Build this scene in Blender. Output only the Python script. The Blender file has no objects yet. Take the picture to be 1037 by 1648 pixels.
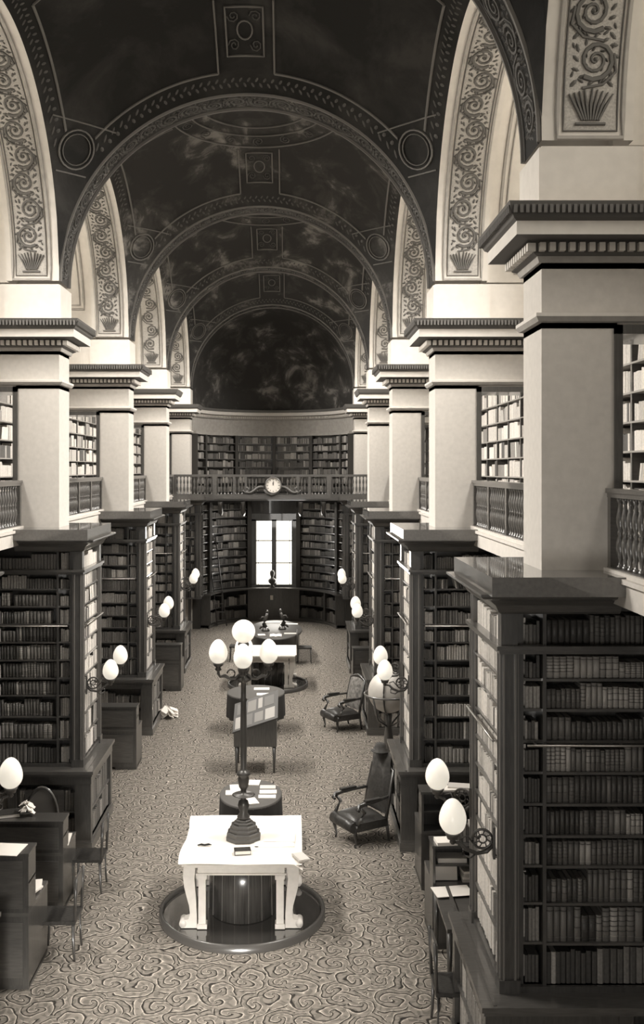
import bpy, math, random
from mathutils import Vector, Matrix
PI = math.pi
R = random.Random(7)
S = bpy.context.scene
COL = S.collection

# ------------------------------------------------------------------ camera, world, light, exposure
HW = 2.857            # half width of the nave between pier faces
P = 6.4               # bay pitch
TH = 0.672            # pier thickness
ZS = 8.52             # springing height of every arch
CH = 5.65             # camera height
CX = 0.68             # camera stands a little right of the axis
FPX = 1590.0
cam = bpy.data.cameras.new('camera'); co = bpy.data.objects.new('camera', cam); COL.objects.link(co)
co.location = (CX, 0, CH); co.rotation_euler = (PI/2, 0, 0)
cam.sensor_fit = 'HORIZONTAL'; cam.sensor_width = 36; cam.lens = 36*FPX/1037
cam.shift_x = (518.5-470)/1037; cam.shift_y = -(824-756)/1037
cam.clip_start = .05; cam.clip_end = 200
S.camera = co
S.view_settings.view_transform = 'Standard'; S.view_settings.look = 'None'
S.view_settings.exposure = 0.85; S.view_settings.gamma = 1.0
S.view_settings.use_curve_mapping = False
w = bpy.data.worlds.new('world'); S.world = w; w.use_nodes = True
w.node_tree.nodes['Background'].inputs[0].default_value = (1, .95, .85, 1)
w.node_tree.nodes['Background'].inputs[1].default_value = 0.3
TINT = (1.05, .985, .905)

def area(name, loc, rot, sx, sy, power, spread=180):
    l = bpy.data.lights.new(name, 'AREA'); l.shape = 'RECTANGLE'; l.size = sx; l.size_y = sy
    l.energy = power; l.color = (1, .96, .90); l.spread = math.radians(spread)
    o = bpy.data.objects.new(name, l); COL.objects.link(o); o.location = loc; o.rotation_euler = rot
    return o
def yf(n): return (n+1.345)*P
def yr(n): return yf(n)+TH
def pc(n): return yf(n)+TH/2
OUT_WALL = 2.0
for n in range(-1, 4):                       # daylight through the lunette window of every side bay
    ym = (yr(n)+yf(n+1))/2
    for s in (-1, 1):
        area('daylight_lunette', (s*(HW+OUT_WALL-.06), ym, 9.7), (0, s*math.radians(48), 0), 1.5, 3.4, 360 if n > -1 else 60, 105)
area('rear_high_fill', (0, -1.0, 6.6), (math.radians(82), 0, 0), 3.2, 3.2, 8)       # added weak fill high up behind the camera
area('near_carpet_fill', (0, -1.2, 3.2), (math.radians(71), 0, math.radians(3)), 2.4, 1.6, 45, 24)          # added narrow fill, aimed to brighten the near carpet
area('low_front_fill', (0.3, -1.3, 2.4), (math.radians(88), 0, 0), 2.6, 2.4, 45, 120)                                        # added broad fill for the low fronts facing the camera
area('daylight_apse_window', (0, 37.3, 2.5), (-PI/2, 0, 0), 1.2, 2.3, 45)

# ------------------------------------------------------------------ materials
MATS = {}
def mat(name, v, rough=.6, bump=None, noise=None, spec=.5, emit=0, metal=0, coat=0, tint=TINT):
    if name in MATS: return MATS[name]
    m = bpy.data.materials.new(name); m.use_nodes = True; nt = m.node_tree; b = nt.nodes['Principled BSDF']
    c = (v*tint[0], v*tint[1], v*tint[2], 1)
    b.inputs['Base Color'].default_value = c; b.inputs['Roughness'].default_value = rough
    b.inputs['Specular IOR Level'].default_value = spec; b.inputs['Metallic'].default_value = metal
    b.inputs['Coat Weight'].default_value = coat
    if emit:
        b.inputs['Emission Color'].default_value = (1, .94, .8, 1); b.inputs['Emission Strength'].default_value = emit
    if noise:
        sc, lo, hi = noise[:3]; st = noise[3] if len(noise) > 3 else (1, 1, 1)
        tc = nt.nodes.new('ShaderNodeTexCoord'); mp = nt.nodes.new('ShaderNodeMapping'); mp.inputs['Scale'].default_value = st
        nz = nt.nodes.new('ShaderNodeTexNoise'); nz.inputs['Scale'].default_value = sc; nz.inputs['Detail'].default_value = 5
        rp = nt.nodes.new('ShaderNodeValToRGB')
        rp.color_ramp.elements[0].position = .3; rp.color_ramp.elements[1].position = .7
        rp.color_ramp.elements[0].color = [x*lo for x in c[:3]]+[1]; rp.color_ramp.elements[1].color = [x*hi for x in c[:3]]+[1]
        nt.links.new(tc.outputs['Object'], mp.inputs[0]); nt.links.new(mp.outputs[0], nz.inputs[0])
        nt.links.new(nz.outputs[0], rp.inputs[0]); nt.links.new(rp.outputs[0], b.inputs['Base Color'])
        if bump:
            bp = nt.nodes.new('ShaderNodeBump'); bp.inputs['Strength'].default_value = bump; bp.inputs['Distance'].default_value = .01
            nt.links.new(nz.outputs[0], bp.inputs['Height']); nt.links.new(bp.outputs[0], b.inputs['Normal'])
    MATS[name] = m; return m
PLASTER = mat('plaster', .55, .85, noise=(14, .95, 1.05), bump=.08)
STUCCO = mat('stucco_white', .60, .8, noise=(9, .96, 1.04))
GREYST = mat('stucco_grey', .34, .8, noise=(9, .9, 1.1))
TRIMD = mat('cornice_dark_moulding_and_shade', .10, .7)
SCROLL = mat('scroll_relief', .11, .7)
GILT = mat('gilt_moulding', .15, .55)
GILTD = mat('dull_gilt_ornament', .075, .6)
PANELG = mat('scroll_ground', .40, .8, noise=(60, .75, 1.2))
WOOD = mat('dark_oak', .050, .34, noise=(6, .7, 1.35, (8, 8, 1)), spec=1.0, coat=.5)
WOODM = mat('brown_oak', .075, .32, noise=(6, .75, 1.3, (1, 8, 8)), spec=1.0, coat=.6)
WOODT = mat('polished_slab', .095, .36, noise=(5, .8, 1.2, (6, 1, 6)), spec=1.0, coat=1.0)
BLACK = mat('black_void', .012, .9)
BRASS = mat('brass_rail', .35, .35, metal=.8)
BRONZE = mat('bronze', .075, .35, metal=.3, spec=.7)
MARBLE = mat('cream_stone', .60, .5, noise=(12, .93, 1.05))
PAPER = mat('paper', .80, .8)
PAPER2 = mat('paper_grey', .52, .8)
CLOTHT = mat('table_cover', .78, .85, noise=(5, .97, 1.03))
BAIZE = mat('dark_baize', .035, .9)
LEATHER = mat('dark_leather', .035, .35, noise=(30, .7, 1.4), bump=.2)
COAT = mat('coat_cloth', .05, .85, noise=(12, .6, 1.5))
OPAL = mat('opal_glass', .80, .25, emit=.30, noise=(9, .93, 1.04))
GLOBEM = mat('globe_paper', .50, .4, noise=(4, .85, 1.12))
MIRRORD = mat('polished_copper_tray', .05, .12, spec=1.0, coat=.6)
DRUM = mat('polished_mahogany', .045, .25, noise=(3, .7, 1.5, (14, 14, .6)), spec=.7)
BOOKV = [.06, .09, .13, .17, .22, .30, .38, .08, .14, .40]
BOOKM = [mat('binding_%d' % i, v, .5, noise=(40, .8, 1.2)) for i, v in enumerate(BOOKV)]
BOOKLIT = [mat('lit_binding_%d' % i, v, .6, noise=(40, .85, 1.1)) for i, v in enumerate([.62, .5, .42, .7, .25, .56, .1])]  # paler bindings: light on nave-side and gallery spines put into the colour
BAND = mat('gilt_band', .22, .45)
DAY = mat('daylight_glass', .9, .3, emit=2.2)
DAYL = mat('lunette_glass', .9, .3, emit=1.3)

def painting(name, lo, hi, scale, seed):
    m = bpy.data.materials.new(name); m.use_nodes = True; nt = m.node_tree; b = nt.nodes['Principled BSDF']
    b.inputs['Roughness'].default_value = .75; b.inputs['Specular IOR Level'].default_value = .25
    tc = nt.nodes.new('ShaderNodeTexCoord'); mp = nt.nodes.new('ShaderNodeMapping'); mp.inputs['Location'].default_value = (seed, seed*2.3, 0)
    n1 = nt.nodes.new('ShaderNodeTexNoise'); n1.inputs['Scale'].default_value = scale; n1.inputs['Detail'].default_value = 7
    n1.inputs['Roughness'].default_value = .62; n1.inputs['Distortion'].default_value = .45
    rp = nt.nodes.new('ShaderNodeValToRGB'); e = rp.color_ramp.elements
    e[0].position = .46; e[1].position = .66
    e[0].color = [lo*t for t in TINT]+[1]; e[1].color = [hi*t for t in TINT]+[1]
    k = e.new(.56); k.color = [(lo*1.7)*t for t in TINT]+[1]
    nt.links.new(tc.outputs['Object'], mp.inputs[0]); nt.links.new(mp.outputs[0], n1.inputs[0]); nt.links.new(n1.outputs[0], rp.inputs[0])
    nt.links.new(rp.outputs[0], b.inputs['Base Color'])
    return m
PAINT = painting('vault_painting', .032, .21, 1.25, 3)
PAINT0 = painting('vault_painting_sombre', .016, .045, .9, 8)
PAINTA = painting('apse_painting', .04, .24, 1.3, 5)

def carpet():
    m = bpy.data.materials.new('scroll_carpet'); m.use_nodes = True; nt = m.node_tree; N = nt.nodes; L = nt.links
    b = N['Principled BSDF']; b.inputs['Roughness'].default_value = .95; b.inputs['Specular IOR Level'].default_value = .1
    tc = N.new('ShaderNodeTexCoord')
    wn = N.new('ShaderNodeTexNoise'); wn.inputs['Scale'].default_value = 2.6; wn.inputs['Detail'].default_value = 2
    sub = N.new('ShaderNodeVectorMath'); sub.operation = 'SUBTRACT'; sub.inputs[1].default_value = (.5, .5, .5)
    scl = N.new('ShaderNodeVectorMath'); scl.operation = 'SCALE'; scl.inputs['Scale'].default_value = .28
    add = N.new('ShaderNodeVectorMath'); add.operation = 'ADD'
    L.new(tc.outputs['Object'], wn.inputs[0]); L.new(wn.outputs['Color'], sub.inputs[0]); L.new(sub.outputs[0], scl.inputs[0])
    L.new(tc.outputs['Object'], add.inputs[0]); L.new(scl.outputs[0], add.inputs[1])
    def spiral(scale, turns, thr, rnd):
        mul = N.new('ShaderNodeVectorMath'); mul.operation = 'MULTIPLY'; mul.inputs[1].default_value = (scale, scale, 0)
        L.new(add.outputs[0], mul.inputs[0])
        v = N.new('ShaderNodeTexVoronoi'); v.voronoi_dimensions = '2D'; v.inputs['Scale'].default_value = 1; v.inputs['Randomness'].default_value = rnd
        L.new(mul.outputs[0], v.inputs['Vector'])
        d = N.new('ShaderNodeVectorMath'); d.operation = 'SUBTRACT'; L.new(mul.outputs[0], d.inputs[0]); L.new(v.outputs['Position'], d.inputs[1])
        sp = N.new('ShaderNodeSeparateXYZ'); L.new(d.outputs[0], sp.inputs[0])
        at = N.new('ShaderNodeMath'); at.operation = 'ARCTAN2'; L.new(sp.outputs[1], at.inputs[0]); L.new(sp.outputs[0], at.inputs[1])
        ma = N.new('ShaderNodeMath'); ma.operation = 'MULTIPLY_ADD'; ma.inputs[1].default_value = turns*2*PI
        L.new(v.outputs['Distance'], ma.inputs[0]); L.new(at.outputs[0], ma.inputs[2])
        si = N.new('ShaderNodeMath'); si.operation = 'SINE'; L.new(ma.outputs[0], si.inputs[0])
        ab = N.new('ShaderNodeMath'); ab.operation = 'ABSOLUTE'; L.new(si.outputs[0], ab.inputs[0])
        mr = N.new('ShaderNodeMapRange'); mr.inputs['From Min'].default_value = thr; mr.inputs['From Max'].default_value = 1.0 if thr < 0 else thr+.3
        L.new(si.outputs[0], mr.inputs['Value'])
        return mr.outputs[0]
    a = spiral(3.0, 1.9, -.9, .85); c = spiral(8.5, 1.2, .2, .95)
    nf = N.new('ShaderNodeTexNoise'); nf.inputs['Scale'].default_value = 70; L.new(tc.outputs['Object'], nf.inputs[0])
    def ramp(inp, stops):
        m2 = N.new('ShaderNodeMath'); m2.operation = 'MULTIPLY_ADD'; m2.inputs[1].default_value = .16; L.new(nf.outputs[0], m2.inputs[0]); L.new(inp, m2.inputs[2])
        rp = N.new('ShaderNodeValToRGB'); e = rp.color_ramp.elements
        e[0].position = stops[0][0]; e[1].position = stops[-1][0]
        for q, (p, v) in enumerate(stops):
            k = e[0] if q == 0 else (e[len(e)-1] if q == len(stops)-1 else e.new(p)); k.color = [v*t for t in TINT]+[1]
        L.new(m2.outputs[0], rp.inputs[0]); return rp.outputs[0]
    ra = ramp(a, [(.08, .20), (.34, .26), (.49, .56), (.59, .045), (.82, .04), (.91, .19), (1.0, .22)])
    rc_ = ramp(c, [(.1, 1.0), (.5, 1.05), (.8, .55), (1.0, .6)])
    mm = N.new('ShaderNodeMixRGB'); mm.blend_type = 'MULTIPLY'; mm.inputs[0].default_value = .75
    L.new(ra, mm.inputs[1]); L.new(rc_, mm.inputs[2]); L.new(mm.outputs[0], b.inputs['Base Color'])
    return m
CARPET = carpet()

# ------------------------------------------------------------------ mesh helpers
class MB:
    def __init__(s): s.v = []; s.f = []; s.m = []; s.sm = []
    def face(s, idx, m=0, sm=False): s.f.append(idx); s.m.append(m); s.sm.append(sm)
    def box(s, x0, x1, y0, y1, z0, z1, m=0):
        if x1 < x0: x0, x1 = x1, x0
        if y1 < y0: y0, y1 = y1, y0
        b = len(s.v)
        s.v += [(x0,y0,z0),(x1,y0,z0),(x1,y1,z0),(x0,y1,z0),(x0,y0,z1),(x1,y0,z1),(x1,y1,z1),(x0,y1,z1)]
        for q in ((3,2,1,0),(4,5,6,7),(0,1,5,4),(1,2,6,5),(2,3,7,6),(3,0,4,7)): s.face([b+i for i in q], m)
        return s
    def obox(s, c, hx, hy, hz, ax=0, az=0, ay=0, m=0):
        M = Matrix.Translation(c) @ Matrix.Rotation(az, 4, 'Z') @ Matrix.Rotation(ay, 4, 'Y') @ Matrix.Rotation(ax, 4, 'X')
        b = len(s.v)
        for z in (-hz, hz):
            for x, y in ((-hx,-hy),(hx,-hy),(hx,hy),(-hx,hy)): s.v.append(tuple(M @ Vector((x, y, z))))
        for q in ((3,2,1,0),(4,5,6,7),(0,1,5,4),(1,2,6,5),(2,3,7,6),(3,0,4,7)): s.face([b+i for i in q], m)
        return s
    def lathe(s, prof, c=(0,0,0), n=24, m=0, a0=0, a1=2*PI, sx=1, sy=1, sm=True, close=True):
        full = abs(a1-a0-2*PI) < 1e-6; cnt = n if full else n+1; b = len(s.v)
        for r, z in prof:
            for i in range(cnt):
                a = a0+(a1-a0)*i/n; s.v.append((c[0]+r*math.cos(a)*sx, c[1]+r*math.sin(a)*sy, c[2]+z))
        for j in range(len(prof)-1):
            for i in range(n):
                i2 = (i+1) % cnt if full else i+1
                s.face([b+j*cnt+i, b+j*cnt+i2, b+(j+1)*cnt+i2, b+(j+1)*cnt+i], m, sm)
        if full and close:
            if prof[0][0] > 1e-5: s.face([b+i for i in reversed(range(cnt))], m)
            if prof[-1][0] > 1e-5: s.face([b+(len(prof)-1)*cnt+i for i in range(cnt)], m)
        return s
    def tube(s, pts, r, n=8, m=0, closed=False):
        pts = [Vector(p) for p in pts]; b = len(s.v); k = len(pts)
        up = Vector((0,0,1))
        for i, p in enumerate(pts):
            t = (pts[(i+1) % k]-pts[i-1]) if closed else (pts[min(i+1,k-1)]-pts[max(i-1,0)])
            t.normalize()
            a = t.cross(up)
            if a.length < .05: a = t.cross(Vector((1,0,0)))
            a.normalize(); c = t.cross(a); rr = r[i] if isinstance(r, (list, tuple)) else r
            for q in range(n):
                an = 2*PI*q/n; s.v.append(tuple(p+a*math.cos(an)*rr+c*math.sin(an)*rr))
        for i in range(k if closed else k-1):
            i2 = (i+1) % k
            for q in range(n):
                q2 = (q+1) % n; s.face([b+i*n+q, b+i*n+q2, b+i2*n+q2, b+i2*n+q], m, True)
        if not closed:
            s.face([b+q for q in reversed(range(n))], m); s.face([b+(k-1)*n+q for q in range(n)], m)
        return s
    def prism(s, poly, p0, p1, place, m=0):
        """poly (a,b) swept straight; place(a,b,t) -> xyz for t in (p0,p1)"""
        b = len(s.v); n = len(poly)
        for t in (p0, p1):
            for a, c in poly: s.v.append(place(a, c, t))
        for i in range(n): j = (i+1) % n; s.face([b+i, b+j, b+n+j, b+n+i], m)
        s.face([b+i for i in reversed(range(n))], m); s.face([b+n+i for i in range(n)], m)
        return s
    def ribbon(s, pts, w, h, mp, m=0, closed=False):
        """flat raised ribbon in (u,v), mapped by mp(u,v,lift)"""
        b = len(s.v); k = len(pts)
        for i, (u, v) in enumerate(pts):
            if closed: a, c = pts[i-1], pts[(i+1) % k]
            else: a, c = pts[max(i-1,0)], pts[min(i+1,k-1)]
            tu, tv = c[0]-a[0], c[1]-a[1]; l = math.hypot(tu, tv) or 1; nu, nv = -tv/l, tu/l
            ww = (w[i] if isinstance(w, list) else w)/2
            s.v += [mp(u-nu*ww, v-nv*ww, 0), mp(u-nu*ww*.6, v-nv*ww*.6, h), mp(u+nu*ww*.6, v+nv*ww*.6, h), mp(u+nu*ww, v+nv*ww, 0)]
        for i in range(k if closed else k-1):
            j = (i+1) % k
            for q in range(3): s.face([b+4*i+q, b+4*i+q+1, b+4*j+q+1, b+4*j+q], m)
        if not closed:
            s.face([b, b+1, b+2, b+3], m); e = b+4*(k-1); s.face([e+3, e+2, e+1, e], m)
        return s
    def blob(s, u, v, a, ru, rv, h, mp, m=0):
        b = len(s.v); n = 6; ca, sa = math.cos(a), math.sin(a)
        for i in range(n):
            t = 2*PI*i/n; x, y = ru*math.cos(t), rv*math.sin(t); s.v.append(mp(u+x*ca-y*sa, v+x*sa+y*ca, 0))
        s.v.append(mp(u, v, h))
        for i in range(n): s.face([b+i, b+(i+1) % n, b+n], m)
        return s
    def sheet(s, nu, nv, fn, m=0, sm=True):
        b = len(s.v)
        for j in range(nv+1):
            for i in range(nu+1): s.v.append(fn(i/nu, j/nv))
        for j in range(nv):
            for i in range(nu): k = b+j*(nu+1)+i; s.face([k, k+1, k+nu+2, k+nu+1], m, sm)
        return s
    def build(s, name, mats, parent=None, loc=None, rz=0, mesh_only=False):
        me = bpy.data.meshes.new(name); me.from_pydata(s.v, [], s.f)
        if not isinstance(mats, (list, tuple)): mats = [mats]
        for m in mats: me.materials.append(m)
        me.polygons.foreach_set('material_index', s.m); me.polygons.foreach_set('use_smooth', s.sm)
        me.update()
        if mesh_only: return me
        o = bpy.data.objects.new(name, me); COL.objects.link(o)
        if parent: o.parent = parent
        if loc: o.location = loc
        if rz: o.rotation_euler = (0, 0, rz)
        return o
def tag(o, label=None, cat=None, group=None, kind=None):
    if label: o['label'] = label
    if cat: o['category'] = cat
    if group: o['group'] = group
    if kind: o['kind'] = kind
    return o
def thing(name, label, cat, loc=(0,0,0), rz=0, group=None):
    o = bpy.data.objects.new(name, None); COL.objects.link(o); o.location = loc; o.rotation_euler = (0, 0, rz)
    o.empty_display_size = .1
    return tag(o, label, cat, group)
def struct(name, mb, mats, label=None): return tag(mb.build(name, mats), label, None, None, 'structure')
def copy_tree(o, parent=None):
    c = o.copy(); COL.objects.link(c); c.parent = parent
    for ch in list(o.children): copy_tree(ch, c)
    return c
ORD = 'first second third fourth fifth sixth seventh eighth ninth tenth eleventh twelfth thirteenth fourteenth fifteenth sixteenth seventeenth eighteenth nineteenth twentieth'.split()
def side(s): return 'right' if s > 0 else 'left'

# ------------------------------------------------------------------ setting: floor, walls, piers
mb = MB(); mb.box(-HW-OUT_WALL, HW+OUT_WALL, -1.6, 37.8, -.1, 0)
struct('floor', mb, CARPET, 'pale carpet woven all over with dark scrolls')
for s in (-1, 1):
    mb = MB(); x = s*(HW+OUT_WALL); mb.box(x, x+s*.2, -1.6, 34.9, 0, 8.3); struct('wall_'+side(s), mb, PLASTER)
mb = MB(); mb.box(-HW-2.2, HW+2.2, -1.8, -1.6, 0, 13.2); struct('wall_rear', mb, WOODM)
for s in (-1, 1):    # flank walls closing the hall beside the apse
    mb = MB(); mb.box(s*HW, s*(HW+2.2), 34.9, 35.1, 0, 11.6); struct('wall_apse_'+side(s), mb, PLASTER)
CORN = [(0,1.80),(.03,1.80),(.05,1.85),(.09,1.87),(.09,1.955),(.13,1.97),(.28,1.985),(.28,2.10),(.31,2.12),(.33,2.16),(.36,2.25),(0,2.25)]
CZ = CH
OPZ = 6.86
def wrap_pts(s, n, e):
    """plan outline of the pier, offset by e: from the outer wall along the front, round the nave side and back"""
    return [(s*(HW+OUT_WALL), yf(n)-e), (s*(HW-e), yf(n)-e), (s*(HW-e), yr(n)+e), (s*(HW+OUT_WALL), yr(n)+e)]
def wrapped(mb, s, n, prof, mfun):
    k = len(prof); b = len(mb.v)
    for e, z in prof:
        for x, y in wrap_pts(s, n, e): mb.v.append((x, y, CZ+z))
    for j in range(k-1):
        for i in range(3):
            q = [b+j*4+i, b+j*4+i+1, b+(j+1)*4+i+1, b+(j+1)*4+i]
            if s > 0: q.reverse()
            mb.face(q, mfun(j))
for n in range(-1, 5):
    for s in (-1, 1):
        mb = MB(); X0, X1 = s*HW, s*(HW+.66)
        mb.box(X0, X1, yf(n), yr(n), 4.6, CH+1.32)
        mb.box(X0, s*(HW+OUT_WALL), yf(n), yr(n), OPZ+.02, 7.55)
        mb.box(X0, s*(HW+OUT_WALL), yf(n), yr(n), 7.4, ZS-.05, 1)
        mb.box(s*(HW+1.80), s*(HW+OUT_WALL), yf(n), yr(n), 4.6, OPZ+.02)
        mb.box(s*(HW-.03), s*(HW+.82), yf(n)-.03, yr(n)+.03, 7.9, ZS-.07, 1)
        struct('pillar_%s_%d' % (side(s), n+2), mb, [PLASTER, STUCCO])
        mb = MB()
        wrapped(mb, s, n, CORN, lambda j: 1 if j in (2, 3, 4, 5, 7, 8, 9) else (2 if j in (0, 1) else 0))  # soffit and dentil ground coloured dark for shade; top moulding itself is dark
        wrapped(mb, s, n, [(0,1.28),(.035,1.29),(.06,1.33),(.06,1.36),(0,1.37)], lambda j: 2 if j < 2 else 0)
        d = .085; x = HW-.05                                      # dentils
        while x < HW+OUT_WALL-.05:
            mb.box(s*x, s*(x+.05), yf(n)-.15, yf(n)-.08, CZ+1.88, CZ+1.95, 0); x += d
        y = yf(n)-.12
        while y < yr(n)+.1:
            mb.box(s*(HW-.15), s*(HW-.08), y, y+.05, CZ+1.88, CZ+1.95, 0); y += d
        x = HW-.32                                                # egg moulding
        while x < HW+OUT_WALL-.05 and n < 3:
            mb.box(s*x, s*(x+.028), yf(n)-.36, yf(n)-.33, CZ+2.15, CZ+2.22, 1); x += .05
        y = yf(n)-.33
        while y < yr(n)+.33 and n < 3:
            mb.box(s*(HW-.36), s*(HW-.33), y, y+.028, CZ+2.15, CZ+2.22, 1); y += .05
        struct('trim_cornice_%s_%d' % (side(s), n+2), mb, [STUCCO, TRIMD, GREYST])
        # frame of the gallery doorway through the pier wall
        mb = MB()
        for yy in (yf(n)-.03, yr(n)):
            mb.box(s*(HW+.63), s*(HW+.70), yy, yy+.03, 4.8, OPZ+.05); mb.box(s*(HW+.63), s*(HW+1.86), yy, yy+.03, OPZ-.03, OPZ+.05)
        mb.box(s*(HW+.66), s*(HW+.685), yf(n), yr(n), 4.8, OPZ); mb.box(s*(HW+.66), s*(HW+1.82), yf(n), yr(n), OPZ-.03, OPZ+.02)
        struct('trim_doorway_%s_%d' % (side(s), n+2), mb, WOOD)

# transverse arches
def half_ring(mb, r, y0, y1, m=0, n=48, a0=0, a1=PI, sm=True):
    mb.sheet(n, 1, lambda u, v: (r*math.cos(a0+(a1-a0)*u), y0+(y1-y0)*v, ZS+r*math.sin(a0+(a1-a0)*u)), m, sm)
def scroll_band(mb, v0, v1, hw, mp, size, m=0, detail=1):
    """running scroll of spirals between v0 and v1, half width hw"""
    k = max(1, int(round((v1-v0)/size))); st = (v1-v0)/k; r0 = min(hw*.82, st*.5)
    for i in range(k):
        cv = v0+(i+.5)*st; sg = 1 if i % 2 else -1; cu = sg*hw*.12
        turns = 2.1; ns = 26 if detail else 14; pts = []; ws = []
        for j in range(ns+1):
            t = j/ns; rr = r0*(.10+.84*t); a = sg*(turns*2*PI*t)+PI/2
            pts.append((cu+rr*math.cos(a), cv+rr*math.sin(a)*1.02)); ws.append(hw*(.11+.12*t))
        mb.ribbon(pts, ws, .018, mp, m)
        mb.blob(cu, cv, 0, r0*.16, r0*.16, .03, mp, m)
        mb.ribbon([(cu+r0*sg*.9, cv-.1*st), (cu+r0*sg*1.02, cv+.25*st), (cu+r0*sg*.4, cv+.52*st), (cu-r0*sg*.6, cv+.6*st)], hw*.13, .018, mp, m)
        if detail:
            for j in range(13):
                a = 2*PI*j/13+.3; rr = r0*(.98+.10*(j % 2)); mb.blob(cu+rr*math.cos(a), cv+rr*math.sin(a), a+.7*sg, hw*.20, hw*.09, .02, mp, m)
            for j in range(7):
                a = 2*PI*j/7; rr = r0*.52; mb.blob(cu+rr*math.cos(a), cv+rr*math.sin(a), a+.9*sg, hw*.13, hw*.06, .026, mp, m)
            for q in (-1, 1): mb.blob(q*hw*.74, cv+st*.5, q*.8, hw*.22, hw*.10, .02, mp, m); mb.blob(q*hw*.45, cv+st*.44, -q*.6, hw*.17, hw*.07, .02, mp, m); mb.blob(q*hw*.80, cv+st*.30, q*1.2, hw*.15, hw*.07, .02, mp, m); mb.blob(q*hw*.80, cv-st*.30, -q*1.2, hw*.15, hw*.07, .02, mp, m)
for n in range(-1, 5):
    mb = MB(); half_ring(mb, HW, yf(n)-.002, yr(n)+.002)
    ym = pc(n)
    mp = lambda u, v, h: ((HW-.003-h)*math.cos(v/HW), ym+u, ZS+(HW-.003-h)*math.sin(v/HW))
    for u in (-TH/2+.03, TH/2-.03):
        mb.ribbon([(u, HW*PI*i/64) for i in range(65)], .05, .03, mp, 1)
    for u in (-TH/2+.1, TH/2-.1):
        mb.ribbon([(u, HW*PI*i/64) for i in range(65)], .02, .012, mp, 2)
    if n > -1: scroll_band(mb, .12, HW*PI-.12, .20, mp, .36, 2, n < 3)
    struct('trim_arch_%d' % (n+2), mb, [PAINT0 if n < 1 else PAINT, GILT, GILTD])

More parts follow.
